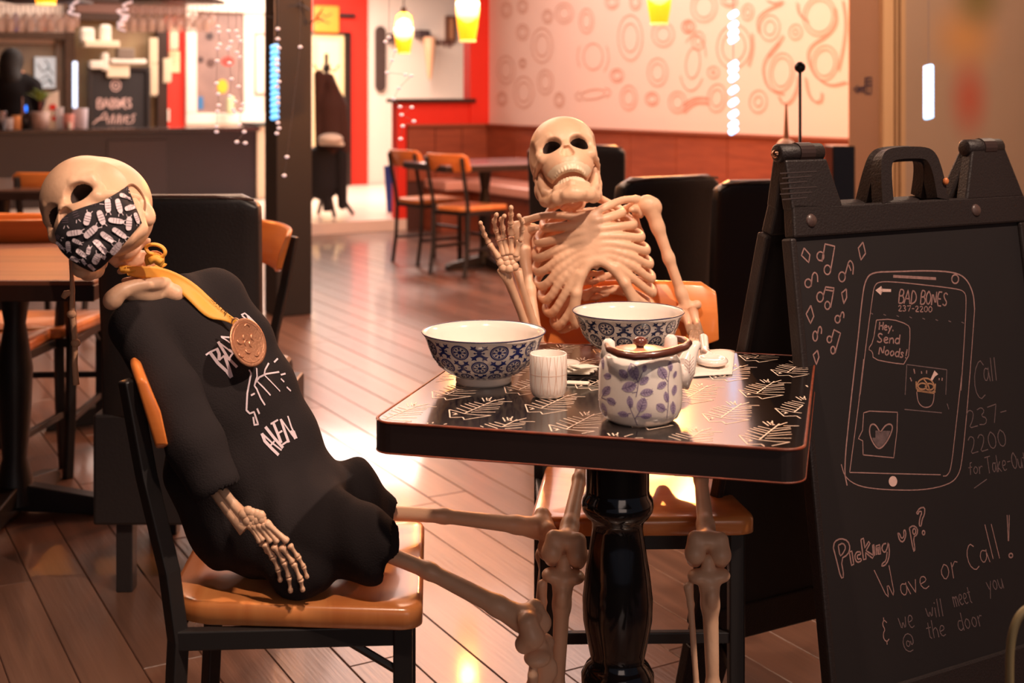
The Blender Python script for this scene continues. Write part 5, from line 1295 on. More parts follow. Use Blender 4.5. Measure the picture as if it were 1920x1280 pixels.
def long_bone(p0, p1, side, kind):
    """p0 proximal, p1 distal, side = direction of the bone's front; returns world mesh"""
    p0, p1 = Vector(p0), Vector(p1); L = (p0-p1).length; z = (p0-p1).normalized(); f = Vector(side); f = (f-z*f.dot(z)).normalized(); y = -f; x = y.cross(z)
    M = frame(x, y, z, p1)
    if kind == 'femur':
        s = SDF((-.055, -.05, -.03), (.06, .05, L+.04), .0022)
        s.path([(0, 0, .03), (0, -.003, .07), (0, -.008, L*.5), (0, -.002, L-.06), (.0, 0, L-.015)], [.020, .0145, .0118, .0125, .014], .01)
        for q in (-1, 1): s.path([(q*.020, -.012, .018), (q*.021, .006, .004), (q*.021, .022, .012)], [.0145, .0165, .014], .006)
        s.ell((0, -.012, .020), (.02, .012, .018), .008); s.cap((0, .012, -.03), (0, .035, .016), .0085, .0085, .004, 'sub')
        s.path([(0, 0, L-.02), (.026, 0, L+.008)], [.010, .010], .01); s.ell((.034, 0, L+.014), .018, .004); s.ell((-.014, 0, L-.006), (.013, .013, .018), .008)
    elif kind == 'tibia':
        s = SDF((-.055, -.045, -.03), (.055, .045, L+.04), .0022)
        s.path([(0, 0, L-.012), (0, -.002, L-.05), (0, -.002, L*.5), (0, 0, .03), (0, 0, .005)], [.019, .0135, .0105, .0095, .014], .012)
        for q in (-1, 1): s.ell((q*.018, .002, L-.004), (.018, .020, .012), .006)
        s.cap((0, .003, L), (0, .003, L+.020), .0125, .011, .005); s.ell((0, -.018, L-.035), (.009, .007, .014), .008)
        s.path([(-.034, .006, L-.022), (-.031, .006, L-.05), (-.026, .004, L*.5), (-.024, 0, .03), (-.022, 0, -.004)], [.0085, .0055, .0050, .0058, .009], .006)
        s.ell((0, 0, -.002), (.018, .015, .010), .006)
    elif kind == 'humerus':
        s = SDF((-.045, -.04, -.03), (.045, .04, L+.04), .0022)
        s.path([(0, 0, L-.006), (0, 0, L-.05), (0, 0, L*.5), (0, 0, .04), (0, 0, .012)], [.0185, .0125, .0105, .0105, .013], .012)
        s.ell((-.006, 0, L+.002), (.021, .019, .019), .008); s.ell((.013, -.004, L-.008), (.010, .011, .016), .004); s.cap((-.022, 0, .008), (.022, 0, .008), .011, .010, .006)
    V, Q = s.mesh(); return xf(V, M), Q, None
def chain(mb, pts, rj, rs):
    pts = [Vector(p) for p in pts]
    for i, (a, b) in enumerate(zip(pts, pts[1:])):
        k = 1-.10*i; T = [0, .05, .14, .3, .55, .78, .9, .97, 1]; R = [rj*.45, rj*.95, rj, rs*1.1, rs*.95, rs*1.05, rj*.88, rj*.8, rj*.35]
        mb.tube([a.lerp(b, t) for t in T], [r*k for r in R], 10)
    return mb
def vert_col(pts, n, r, name, parent, k=.8):
    P = catmull([tuple(p) for p in pts], 8); tot = len(P)-1
    lo = np.min(P, 0)-.06; hi = np.max(P, 0)+.06; s = SDF(lo, hi, .0026)
    for i in range(n):
        u = i/(n-1)*tot; j = int(min(u, tot-1)); p = P[j]+(P[j+1]-P[j])*(u-j); t = P[min(j+1, tot)]-P[max(j-1, 0)]; Mx = rot_to(tuple(t), (0, 1, 0.01))
        s.ell(p, (r*1.15, r, r*.42), .0025, R=Mx); s.cap(p-np.array(Mx.col[0])*r*1.7, p+np.array(Mx.col[0])*r*1.7, r*.28, k=.003)
        back = np.array([0, r*1.5, -.004]); s.cap(p, p+back, r*.3, r*.22, .004)
    s.path(P, r*.5, .003)
    V, Q = s.mesh(); return obj(name, (V, Q, None), BONE, parent, smooth=True, world=True)
def tube_obj(name, parent, items, m=None):
    mb = MB()
    for pts, r in items: mb.tube(pts, r, 12)
    return obj(name, mb, m or BONE, parent, smooth=True, world=True)

# ---------------- skeleton behind the table
skb = thing('waving_skeleton', 'pale plastic skeleton sitting behind the table, mouth open, waving one hand', 'skeleton', (.228, 2.45, .47))
Yv = Vector((.041, .751, -.659)).normalized(); Zv = Vector((-.099, -.272, .957)); Zv = (Zv-Yv*Zv.dot(Yv)).normalized(); Xv = Yv.cross(Zv)
sB_ = .0092; cc = W(1056, 297, 2.60); O_ = cc-(Yv*1.6+Zv*3.0)*sB_
add_skull(skb, frame(Xv, Yv, Zv, O_, sB_), 8)
Zc = Vector((-.20, .16, 1)).normalized(); Yc = Vector((-.07, 1, 0)); Yc = (Yc-Zc*Yc.dot(Zc)).normalized(); Xc = Yc.cross(Zc)
Cc = W(1093, 408, 2.60); MC = frame(Xc, Yc, Zc, Cc, 1.0)
obj('rib_cage', (xf(RV, MC), RQ, None), BONE, skb, smooth=True, world=True)
neck0 = O_+(Yv*2.5-Zv*6.0)*sB_
vert_col([tuple(neck0), tuple((neck0+MC @ Vector((0, .05, .03)))/2+Vector((0, -.006, 0))), tuple(MC @ Vector((0, .05, .035)))], 5, .0175, 'neck', skb)
vert_col([tuple(MC @ Vector((0, .058, -.235))), tuple(W(1150, 690, 2.63)), tuple(W(1180, 790, 2.60))], 7, .018, 'lower_spine', skb)
pc_ = W(1200, 795, 2.55); s = SDF(np.array(pc_)-.15, np.array(pc_)+.15, .0035)
for q in (-1, 1):
    s.ell(pc_+Vector((q*.06, .01, .04)), (.045, .022, .05), .01); s.ell(pc_+Vector((q*.065, -.01, .045)), (.034, .02, .038), .006, 'sub')
    s.ell(pc_+Vector((q*.075, -.01, -.0)), (.03, .028, .028), .01); s.path([pc_+Vector((q*.07, -.02, -.01)), pc_+Vector((q*.02, -.05, -.02)), pc_+Vector((0, -.055, -.02))], [.012, .010, .012], .008); s.path([pc_+Vector((q*.07, 0, -.01)), pc_+Vector((q*.045, .0, -.045)), pc_+Vector((q*.02, -.045, -.03))], [.012, .012, .009], .008)
s.ell(pc_+Vector((0, .03, .03)), (.03, .016, .045), .01)
Vp, Qp = s.mesh(); Vp[:, 2] = np.maximum(Vp[:, 2], .466); obj('pelvis', (Vp, Qp, None), BONE, skb, smooth=True, world=True)
# raised arm on the left of the picture
sh1 = MC @ Vector((-.128, .022, .0)); el1 = W(1012, 662, 2.50)
obj('upper_arm', long_bone(sh1, el1, (0, -1, 0), 'humerus'), BONE, skb, smooth=True, world=True)
wr = W(950, 506, 2.43); wr2 = W(969, 500, 2.44)
tube_obj('forearm', skb, [([W(936+8, 503, 2.43), W(955, 530, 2.44), W(975, 580, 2.46), W(996, 640, 2.48), W(1003, 660, 2.49)], [.013, .0088, .0078, .0085, .013]), ([W(970, 506, 2.44), W(976, 530, 2.45), W(993, 585, 2.47), W(1012, 645, 2.49), W(1016, 668, 2.50)], [.009, .0072, .0085, .0105, .014])])
def z5b(x, y): return 880+x*.336, 210+y*.336
hand = MB()
for x, y, r in [(175, 840, .0085), (205, 815, .0085), (235, 808, .0085), (262, 812, .008), (190, 868, .0095), (222, 872, .0105), (252, 862, .009), (240, 838, .008), (210, 842, .009), (165, 822, .007), (180, 800, .007)]:
    hand.ball(W(*z5b(x, y), 2.42), (r, r*.8, r), 8)
for a, b in [((168, 815), (112, 735)), ((192, 800), (168, 712)), ((212, 795), (192, 705)), ((236, 795), (234, 695)), ((255, 805), (284, 718))]:
    chain(hand, [W(*z5b(*a), 2.42), W(*z5b(*b), 2.415)], .0072 if b[0] < 280 else .008, .0052)
ho = obj('hand', hand, BONE, skb, smooth=True, world=True)
for pl, r in [([(108, 728), (84, 685), (72, 648), (62, 618)], .0052), ([(164, 706), (148, 660), (138, 608), (152, 572)], .0055), ([(190, 700), (186, 648), (178, 600), (196, 580)], .0055), ([(236, 688), (232, 622), (232, 572), (233, 532)], .0060), ([(286, 715), (294, 655), (296, 610), (276, 578)], .0055)]:
    d = [2.412, 2.402, 2.39, 2.378]
    mb = chain(MB(), [W(*z5b(*p), d[i]) for i, p in enumerate(pl)], r*1.18, r*.78)
    t_ = W(*z5b(*pl[-1]), 2.377); mb.ball(t_, (r*.75, r*.6, r*.8), 8); obj('finger', mb, BONE, ho, smooth=True, world=True)
# resting arm on the right of the picture
sh2 = MC @ Vector((.142, .018, .002)); el2 = W(1290, 585, 2.62)
obj('upper_arm', long_bone(sh2, el2, (0, -1, 0), 'humerus'), BONE, skb, smooth=True, world=True)
w2 = W(1300, 622, 2.42)
tube_obj('forearm', skb, [([W(1282, 590, 2.61), W(1289, 600, 2.54), W(1292, 612, 2.46), w2], [.014, .0088, .0078, .012]), ([W(1298, 586, 2.61), W(1303, 598, 2.54), W(1308, 610, 2.46), W(1310, 622, 2.42)], [.013, .0082, .0075, .009])])
hb = MB()
for k in range(7): hb.ball(W(1299+k % 4*4.5, 627+k//4*5, 2.405-.008*(k//4)), .0085, 8)
hb_o = obj('hand', hb, BONE, skb, smooth=True, world=True)
for k in range(5):
    x = 1296+k*5.2; P = [W(x, 632, 2.395), W(x+(k-2)*1.0, 642+(2-abs(k-2)), 2.37), W(x+(k-2)*1.6, 652+(2-abs(k-2))*1.5, 2.352), W(x+(k-2)*1.8, 660+(2-abs(k-2))*1.5, 2.342)]
    for p in P: p.z = max(p.z, TH+.006)
    obj('finger', chain(MB(), P, .0056, .0036), BONE, hb_o, smooth=True, world=True)
# legs
def leg(parent, hip, knee, ank, fside, toe):
    hip, knee, ank = Vector(hip), Vector(knee), Vector(ank)
    obj('thigh_bone', long_bone(hip, knee, fside, 'femur'), BONE, parent, smooth=True, world=True)
    kt = knee+(ank-knee).normalized()*.034; td = Vector(toe); 
    obj('shin_bones', long_bone(kt, ank, td, 'tibia'), BONE, parent, smooth=True, world=True)
    td = td.normalized(); sd_ = td.cross(Vector((0, 0, 1))); ft = MB(); base = Vector((ank.x, ank.y, 0))
    ft.ball(base-td*.03+Vector((0, 0, .022)), (.019, .022, .021), 10); ft.ball(base+td*.01+Vector((0, 0, .042)), (.018, .02, .014), 10)
    for k in range(5): ft.ball(base+td*.045+sd_*((k-2)*.009)+Vector((0, 0, .032-.003*abs(k-2))), (.009, .009, .009), 8)
    fo = obj('foot', ft, BONE, parent, smooth=True, world=True)
    for k in range(5):
        o = sd_*((k-2)*.011); o2 = sd_*((k-2)*.016); l = .155-.012*abs(k-1)
        obj('toe', chain(MB(), [base+td*.05+o+Vector((0, 0, .03)), base+td*(l-.035)+o2+Vector((0, 0, .012)), base+td*(l-.008)+o2+Vector((0, 0, .010)), base+td*(l+.014)+o2+Vector((0, 0, .008))], .0062, .0042), BONE, fo, smooth=True, world=True)
leg(skb, W(1302, 795, 2.50), W(1328, 1036, 2.125), (.335, 2.10, .055), (0, -.4, 1), (.1, -1, 0))
leg(skb, W(1110, 795, 2.50), W(1058, 1036, 2.12), (.066, 2.09, .055), (0, -.4, 1), (-.1, -1, 0))

# ---------------- skeleton in the black shirt
ska = thing('masked_skeleton', 'slouching skeleton in black shirt with patterned face mask in the left chair', 'skeleton', (-.33, 2.03, .47))
Zv = Vector((-.668, -.344, .660)); Yv = Vector((.475, .822, -.313)).normalized(); Zv = (Zv-Yv*Zv.dot(Yv)).normalized(); Xv = Yv.cross(Zv)
sA_ = .0088; cc = W(190, 378, 1.93); O_ = cc-(Yv*1.6+Zv*3.0)*sA_; MA = frame(Xv, Yv, Zv, O_, sA_)
sko = add_skull(ska, MA, 0)
vert_col([tuple(W(226, 452, 1.98)), tuple(W(250, 478, 1.99)), tuple(W(270, 520, 2.02))], 6, .0185, 'neck', ska)
# collar bones and shoulder seen in the neck of the shirt
s = SDF(np.array(W(270, 545, 2.0))-.12, np.array(W(270, 545, 2.0))+.12, .0025)
s.path(catmull([tuple(W(209, 566, 1.925)), tuple(W(222, 550, 1.93)), tuple(W(250, 537, 1.945)), tuple(W(290, 532, 1.97)), tuple(W(322, 530, 2.0))], 5), [.011]*8+[.009]*20, .004)
s.path(catmull([tuple(W(240, 545, 1.95)), tuple(W(280, 552, 1.98)), tuple(W(318, 545, 2.0)), tuple(W(330, 552, 1.99))], 4), [.012]*14, .01); s.ell(W(212, 562, 1.93), .014, .006)
V, Q = s.mesh(); obj('collar_bones', (V, Q, None), BONE, ska, smooth=True, world=True)
# shirt
s = SDF((-.70, 1.76, .455), (-.10, 2.36, .99), .0038)
def P_(L): return [tuple(W(x, y, d)) for x, y, d, r in L], [r for x, y, d, r in L]
for L_, k in [([(252, 612, 1.95, .036), (325, 575, 2.04, .042), (398, 552, 2.12, .043)], .03),
              ([(330, 635, 2.03, .082), (415, 760, 2.03, .088), (470, 880, 2.03, .092), (535, 965, 2.02, .092)], .03),
              ([(405, 570, 2.10, .05), (455, 640, 2.09, .046), (492, 720, 2.08, .048), (528, 820, 2.06, .054), (550, 900, 2.05, .062)], .025),
              ([(555, 955, 2.03, .085), (650, 935, 2.10, .058), (700, 955, 2.13, .036), (742, 968, 2.15, .024)], .025),
              ([(560, 985, 1.96, .078), (655, 1010, 1.93, .052), (700, 1020, 1.91, .046), (722, 1024, 1.90, .040)], .025),
              ([(500, 1000, 1.96, .062), (545, 1070, 1.90, .034), (590, 1080, 1.90, .03)], .02),
              ([(375, 880, 2.0, .055), (430, 985, 2.0, .055), (470, 1030, 1.97, .04)], .03),
              ([(252, 612, 1.945, .037), (325, 735, 1.90, .040), (368, 835, 1.865, .041), (398, 905, 1.85, .037)], .014)]:
    p, r = P_(L_); s.path(p, r, k)
# folds
g = [s.lo[i]+s.h*np.arange(s.n[i]) for i in range(3)]; X, Y, Z = g[0][:, None, None], g[1][None, :, None], g[2][None, None, :]
ac = X*.90+Z*.42; al = X*.42-Z*.90
s.D += (.0062*np.sin(ac*55+2.2*np.sin(al*13+Y*7)+Y*22)+.0030*np.sin(ac*118+3*np.sin(al*19)+Y*30)).astype(np.float32)*np.clip((al+.85)*3, .15, 1)
s.ell(W(285, 512, 2.0), (.050, .075, .042), .006, 'sub')
s.path([W(392, 890, 1.853), W(425, 955, 1.845)], [.030, .034], .003, 'sub')
s.path([W(735, 966, 2.145), W(790, 970, 2.155)], [.0235, .034], .003, 'sub'); s.path([W(716, 1022, 1.90), W(760, 1040, 1.895)], [.035, .05], .003, 'sub')
s.D = np.maximum(s.D, (.4725-Z)+0*s.D)
V, Q = s.mesh(); tee = obj('black_shirt', (V, Q, None), TEE, ska, smooth=True, world=True)
tb = bvh_of(V, Q); pt_ = bvh_proj(tb)
# printed lettering on the shirt, traced strokes
def z3(x, y): return 360+x/3.2, 500+y/3.2
PR = [[(340, 620), (352, 640), (330, 760), (325, 860), (345, 880), (370, 870), (395, 945), (372, 948), (365, 900)], [(385, 610), (388, 660), (372, 715), (390, 740)], [(375, 700), (400, 665), (440, 645), (520, 632)],
      [(458, 580), (435, 620), (430, 650), (470, 690), (525, 748)], [(390, 690), (430, 730), (468, 772)], [(388, 740), (410, 790), (435, 830)], [(352, 772), (374, 760)], [(388, 850), (402, 882)],
      [(530, 650), (558, 642)], [(530, 672), (550, 692)], [(565, 722), (590, 746)], [(490, 575), (512, 552)]]
PR = [[z3(*p) for p in pl] for pl in PR]
TK = zs([[(235, 610), (300, 780), (440, 930), (600, 1085)], [(310, 465), (500, 710), (695, 930)], [(485, 390), (580, 620), (655, 820)], [(640, 300), (730, 560), (820, 810)], [(860, 560), (970, 730)], [(920, 560), (985, 725)]], 470, 760, 11.636)
TK += zs([[(200, 775), (330, 950), (470, 1080), (540, 1180)], [(325, 605), (480, 860), (630, 1015)], [(430, 830), (490, 990), (545, 1170)], [(310, 720), (345, 800), (345, 900)], [(800, 200), (930, 330), (1000, 490)], [(500, 740), (600, 800), (710, 900)]], 370, 570, 8.533)
TN = zs([[(250, 620), (460, 820), (665, 980)], [(430, 870), (510, 780)], [(425, 405), (585, 315)], [(600, 605), (680, 555)], [(680, 860), (785, 790)], [(650, 300), (820, 540), (930, 690)], [(800, 235), (880, 480), (930, 580)]], 470, 760, 11.636)
TN += zs([[(135, 815), (200, 770), (330, 710)], [(345, 900), (430, 825)], [(370, 525), (530, 540)], [(375, 530), (470, 590), (560, 660)], [(330, 610), (500, 740)], [(490, 900), (585, 750)], [(700, 180), (755, 150), (810, 200)], [(715, 190), (780, 250), (830, 320)]], 370, 570, 8.533)
mb = strokes(MB(), pt_, PR+TN, .0028, .0012, 3); strokes(mb, pt_, TK, .0050, .0014, 3)
obj('shirt_print', mb, mat('shirt_print_white', (226, 208, 216), .85), tee, world=True, kind='stuff', label='white hand-lettered print on the shirt front')
# forearm and hand resting on the lap
def z6b(x, y): return 360+x/5.333, 900+y/5.333
tube_obj('forearm', ska, [([W(392, 905, 1.865), W(425, 950, 1.852), W(447, 975, 1.848), W(462, 990, 1.845)], [.008, .0085, .0105, .013]), ([W(400, 895, 1.862), W(432, 938, 1.85), W(456, 966, 1.845)], [.007, .0068, .009])])
hand = MB(); dh = 1.838
for x, y, r in [(520, 340, .0085), (560, 310, .008), (600, 330, .008), (640, 340, .008), (680, 360, .009), (600, 370, .009), (640, 395, .009), (560, 400, .009), (590, 430, .0085), (690, 390, .0085), (620, 415, .0085)]: hand.ball(W(*z6b(x, y), dh), (r, r*.7, r), 8)
for a, b in [((600, 430), (715, 605)), ((655, 425), (795, 620)), ((700, 420), (862, 625)), ((725, 410), (960, 620)), ((570, 430), (690, 620))]:
    chain(hand, [W(*z6b(*a), dh), W(*z6b(*b), dh)], .0060, .0040)
ho = obj('hand', hand, BONE, ska, smooth=True, world=True)
for pl, r in [([(722, 628), (805, 760), (862, 890), (882, 995)], .0056), ([(812, 648), (918, 812), (968, 965), (985, 1105)], .0056), ([(888, 655), (1012, 822), (1084, 990), (1106, 1092)], .0058), ([(975, 645), (1060, 765), (1115, 860), (1150, 965)], .0048), ([(690, 625), (750, 700), (800, 775)], .0050)]:
    mb = chain(MB(), [W(*z6b(*p), dh+.004*i-(.0 if len(pl) > 3 else -.006)) for i, p in enumerate(pl)], r, r*.58); mb.ball(W(*z6b(*pl[-1]), dh+.004*(len(pl)-1)), r*.7, 8); obj('finger', mb, BONE, ho, smooth=True, world=True)
leg(ska, W(600, 985, 1.98), W(1012, 1176, 1.90), (.055, 1.985, .055), (.3, -.2, 1), (1, -.2, 0))
leg(ska, W(610, 955, 2.12), W(1036, 992, 2.25), (.035, 2.46, .055), (.1, -.4, 1), (-1, .35, 0))
# medal on a yellow ribbon
YEL = mat('yellow_ribbon', (244, 176, 70), .55, noise=(30, .15), col2=(214, 140, 50))
med = thing('medal', 'bronze medal on a wide yellow ribbon round the masked skeleton neck', 'medal', tuple(W(465, 642, 2.0)))
top = [(236, 500), (262, 499), (292, 499), (325, 508), (365, 530), (402, 566), (432, 592), (447, 601)]
bot = [(240, 516), (262, 521), (290, 523), (318, 531), (352, 560), (388, 597), (420, 600), (437, 610)]
def on_shirt(px, py, lift, dflt):
    h = pt_(px, py); d = h[0].y-lift if h else dflt; return W(px, py, min(d, dflt))
mb = MB(); N = 5; vs = []
top2 = smooth_pl(top, 2); bot2 = smooth_pl(bot, 2)
for i, (a, b) in enumerate(zip(top2, bot2)):
    u = i/(len(top2)-1); df = 1.955+.05*min(1, u*1.6)
    for k in range(N+1):
        x = a[0]+(b[0]-a[0])*k/N; y = a[1]+(b[1]-a[1])*k/N; vs.append(on_shirt(x, y, .010+.003*math.sin(k*PI/N), df))
# relax depths along the ribbon
dep = [v.y for v in vs]
for _ in range(12): dep = [sum(dep[max(0, min(len(dep)-1, i+o))] for o in (-(N+1), 0, N+1))/3 if N < i < len(dep)-N-1 else dep[i] for i in range(len(dep))]
vs = [Vector((v.x/v.y*d, d, EH+(v.z-EH)/v.y*d)) for v, d in zip(vs, dep)]
mb.add(vs, [(i*(N+1)+k, i*(N+1)+k+1, (i+1)*(N+1)+k+1, (i+1)*(N+1)+k) for i in range(len(top2)-1) for k in range(N)])
rb = obj('ribbon', mb, YEL, med, smooth=True, world=True); rb.modifiers.new('thick', 'SOLIDIFY').thickness = .0012
mb = MB(); mb.tube([W(240, 508, 1.955), W(236, 500, 1.99), W(250, 492, 2.03), W(280, 492, 2.04), W(300, 500, 2.0)], [.012]*5, 10, flat=.3); obj('ribbon_neck_loop', mb, YEL, med, smooth=True, world=True)
mb = MB(); c = [(282, 496), (278, 484), (284, 478), (296, 478), (302, 486), (296, 496)]
mb.tube([W(x, y, 1.955) for x, y in smooth_pl(c, 1)], .007, 10)
mb.tube([W(x, y, 1.95) for x, y in smooth_pl([(292, 480), (304, 482), (311, 474), (306, 464), (294, 458), (280, 458), (272, 464), (278, 474), (288, 476)], 2)], .0055, 10, flat=.5)
mb.tube([W(x, y, 1.945) for x, y in smooth_pl([(280, 490), (292, 484), (303, 492)], 1)], .006, 10)
obj('ribbon_knot', mb, YEL, med, smooth=True, world=True)
def ribn(px, py):
    p = W(px, py, 1.9); 
    best = min(vs, key=lambda v: (CX+F*v.x/v.y-px)**2+(HY+F*(EH-v.z)/v.y-py)**2); return W(px, py, best.y-.002), Vector((0, -1, 0))
wt = [[(395, 557), (403, 566)], [(400, 556), (408, 562), (404, 566)], [(404, 570), (410, 568), (412, 574)], [(410, 576), (414, 574)], [(414, 582), (420, 576)], [(417, 578), (423, 584)], [(420, 586), (427, 580), (421, 592)], [(430, 592), (432, 594)], [(434, 597), (436, 599)]]
obj('ribbon_writing', strokes(MB(), ribn, wt, .0011, 0, 3), mat('ribbon_ink', (70, 44, 30), .8), rb, world=True)
n = Vector((.80, -.47, .36)).normalized(); Rm = rot_to(n, (.45, 0, -.9)).to_4x4(); cpt = W(465, 642, 1.962); Mm = Matrix.Translation(cpt) @ Rm
mb = MB().lathe([(0, -.0015), (.036, -.0015), (.038, 0), (.038, .0012), (.036, .002), (.0335, .0012), (0, .0012)], 48, Mm)
R2 = random.Random(5)
for k in range(9):
    a = k*2.4; r = .004+.0027*k; cx_, cy_ = r*math.cos(a), r*math.sin(a); a0_ = R2.random()*6
    mb.tube([Mm @ Vector((cx_+.0055*math.cos(a0_+t*.6), cy_+.0055*math.sin(a0_+t*.6), .0010)) for t in range(6)], [.0006, .0015, .0019, .0018, .0013, .0005], 8)
mb.tube([Mm @ Vector((.0315*math.cos(t*PI/20), .0315*math.sin(t*PI/20), .0012)) for t in range(40)], .0006, 5, close=True)
obj('disc', mb, mat('bronze', (206, 150, 118), .38, metal=.75, bump=(300, .4)), med, smooth=True, world=True, label='bronze coloured medal disc with worn relief')
obj('ring', MB().tube([W(442, 604, 1.966)+Vector((.006*math.cos(a), 0, .006*math.sin(a))) for a in [i*PI/6 for i in range(12)]], .0012, 6, close=True), mat('bronze', (206, 150, 118)), med, smooth=True, world=True)
# face mask
s = SDF((-9, -13, -15), (9, 4, 2), .3)
s.ell((0, -4.2, -6.4), (7.4, 6.3, 6.6), 1); s.ell((0, -6.0, -5.5), (4.8, 5.0, 5.2), 2)
V, Q = s.mesh(); pb_ = bvh_of(xf(V, MA), Q); pm_ = bvh_proj(pb_)
skp = bvh_proj(bvh_of(np.concatenate([xf(SK[0], MA), xf(JW[0], MA)]), np.concatenate([SK[1], JW[1]+len(SK[0])])))
tc_ = smooth_pl([(103, 438), (112, 414), (130, 398), (160, 387), (195, 377), (222, 360), (239, 349)], 2)
bc_ = smooth_pl([(105, 446), (110, 466), (130, 486), (155, 502), (181, 513), (226, 464), (266, 418)], 2)
NV = 14; cols = []
for a, b in zip(tc_, bc_):
    row = []
    for k in range(NV+1):
        px, py = a[0]+(b[0]-a[0])*k/NV, a[1]+(b[1]-a[1])*k/NV; h = pm_(px, py); h2 = skp(px, py); ds = [q[0].y-w_ for q, w_ in ((h, 0), (h2, .005)) if q]; row.append((px, py, min(ds) if ds else None))
    cols.append(row)
allD = [c[2] for r in cols for c in r if c[2]]
for r in cols:
    for k, c in enumerate(r):
        if c[2] is None:
            nb = min(((abs(x[0]-c[0])+abs(x[1]-c[1]), x[2]) for q in cols for x in q if x[2]), key=lambda t: t[0]); r[k] = (c[0], c[1], nb[1]+.01)
vs = [W(*c) for r in cols for c in r]
fs = [(i*(NV+1)+k, (i+1)*(NV+1)+k, (i+1)*(NV+1)+k+1, i*(NV+1)+k+1) for i in range(len(cols)-1) for k in range(NV)]
mask = obj('face_mask', MB().add(vs, fs), mat('mask_cloth', (30, 24, 30), .85), ska, smooth=True, world=True, label='black cloth mask printed with white grubs'); md = mask.modifiers.new('thick', 'SOLIDIFY'); md.thickness = .0012; md.offset = 0
mb_ = BVHTree.FromPolygons(vs, fs); pmk = bvh_proj(mb_)
def z4b(x, y): return 60+x/5.333, 290+y/5.333
gr = MB(); gl_ = MB()
for cx, cy, l, w, a in [(340, 660, 130, 68, 85), (440, 605, 130, 62, 70), (555, 645, 140, 76, -75), (600, 500, 190, 60, -10), (755, 520, 145, 66, 85), (690, 635, 155, 72, 70), (860, 525, 155, 62, 75), (925, 430, 130, 52, 15), (965, 540, 110, 56, -15), (955, 690, 145, 66, -85), (1030, 640, 120, 46, 70), (835, 665, 165, 58, 8),
                        (430, 780, 165, 62, -8), (590, 770, 175, 78, -40), (745, 825, 165, 62, 40), (865, 785, 175, 62, 35), (675, 915, 185, 78, 45), (270, 820, 80, 50, 30), (455, 865, 110, 45, 25), (370, 910, 110, 55, 85), (500, 985, 110, 50, 35), (635, 1030, 110, 72, -65), (570, 960, 80, 45, -70), (440, 1040, 90, 45, 20),
                        (590, 1110, 90, 40, 45), (830, 930, 150, 72, -50), (930, 358, 60, 36, 10), (755, 430, 60, 36, 0), (290, 900, 110, 32, 45), (700, 1010, 60, 40, 30), (520, 1060, 60, 34, 60)]:
    x, y = z4b(cx, cy); c, s_ = math.cos(math.radians(a)), math.sin(math.radians(a)); L_, w_ = l/5.333*.92, w/5.333*.86
    body = [(-.5, .18), (-.42, .42), (-.2, .5), (.1, .5), (.35, .44), (.5, .2), (.5, -.2), (.35, -.44), (.1, -.5), (-.2, -.5), (-.42, -.42), (-.5, -.18)]
    fills(gr, pmk, [[(x+u*L_*c-v*w_*s_, y+u*L_*s_+v*w_*c) for u, v in body]], .0030)
    strokes(gr, pmk, [[(x+(.42*L_)*c-sg*.2*w_*s_, y+.42*L_*s_+sg*.2*w_*c), (x+.66*L_*c-sg*.45*w_*s_, y+.66*L_*s_+sg*.45*w_*c)] for sg in (-1, 1)], .0010, .0016, 3)
    strokes(gl_, pmk, [[(x+u*L_*c-v*w_*s_, y+u*L_*s_+v*w_*c) for v in (-.5, 0, .5)] for u in (-.18, 0, .18)], .0005, .0034, 3)
obj('grub_print', gr, mat('mask_print', (226, 208, 214), .85), mask, world=True, kind='stuff', label='white segmented grubs printed on the mask'); obj('grub_lines', gl_, mat('mask_line', (110, 90, 104), .9), mask, world=True, kind='stuff')
skv = bvh_proj(bvh_of(xf(SK[0], MA), SK[1]))
def onsk(x, y, dd=.003): h = skv(x, y); return W(x, y, (h[0].y if h else 1.95)-dd)
obj('ear_loop', MB().tube([onsk(x, y) for x, y in smooth_pl([(236, 352), (246, 344), (257, 350), (268, 366), (273, 380), (271, 395), (262, 416)], 2)], .0016, 8), mat('ear_loop_tan', (150, 110, 84), .7), ska, smooth=True, world=True)
# knotted tan cord hanging beside the table
cp = [(133, 486, 1.95), (134, 510, 1.95), (136, 545, 1.95), (135, 575, 1.95), (135, 590, 1.95), (139, 625, 1.95), (141, 645, 1.95), (140, 680, 1.95), (142, 708, 1.95), (143, 721, 1.95)]
mb = MB().tube([W(*p) for p in cp], [.0032, .003, .004, .0042, .0045, .0042, .0045, .0045, .0048, .0050], 10)
for x, y in ((134, 589), (142, 643)): mb.ball(W(x, y, 1.948), (.0075, .006, .0065), 10)
mb.tube([W(133, 548, 1.95), W(124, 550, 1.949), (W(118, 558, 1.948))], [.004, .0055, .004], 8)
tag(obj('knotted_cord', mb, mat('tan_cord', (200, 150, 116), .85, bump=(200, .5)), smooth=True), 'knotted tan cord hanging down from under the masked skull chin', 'cord')
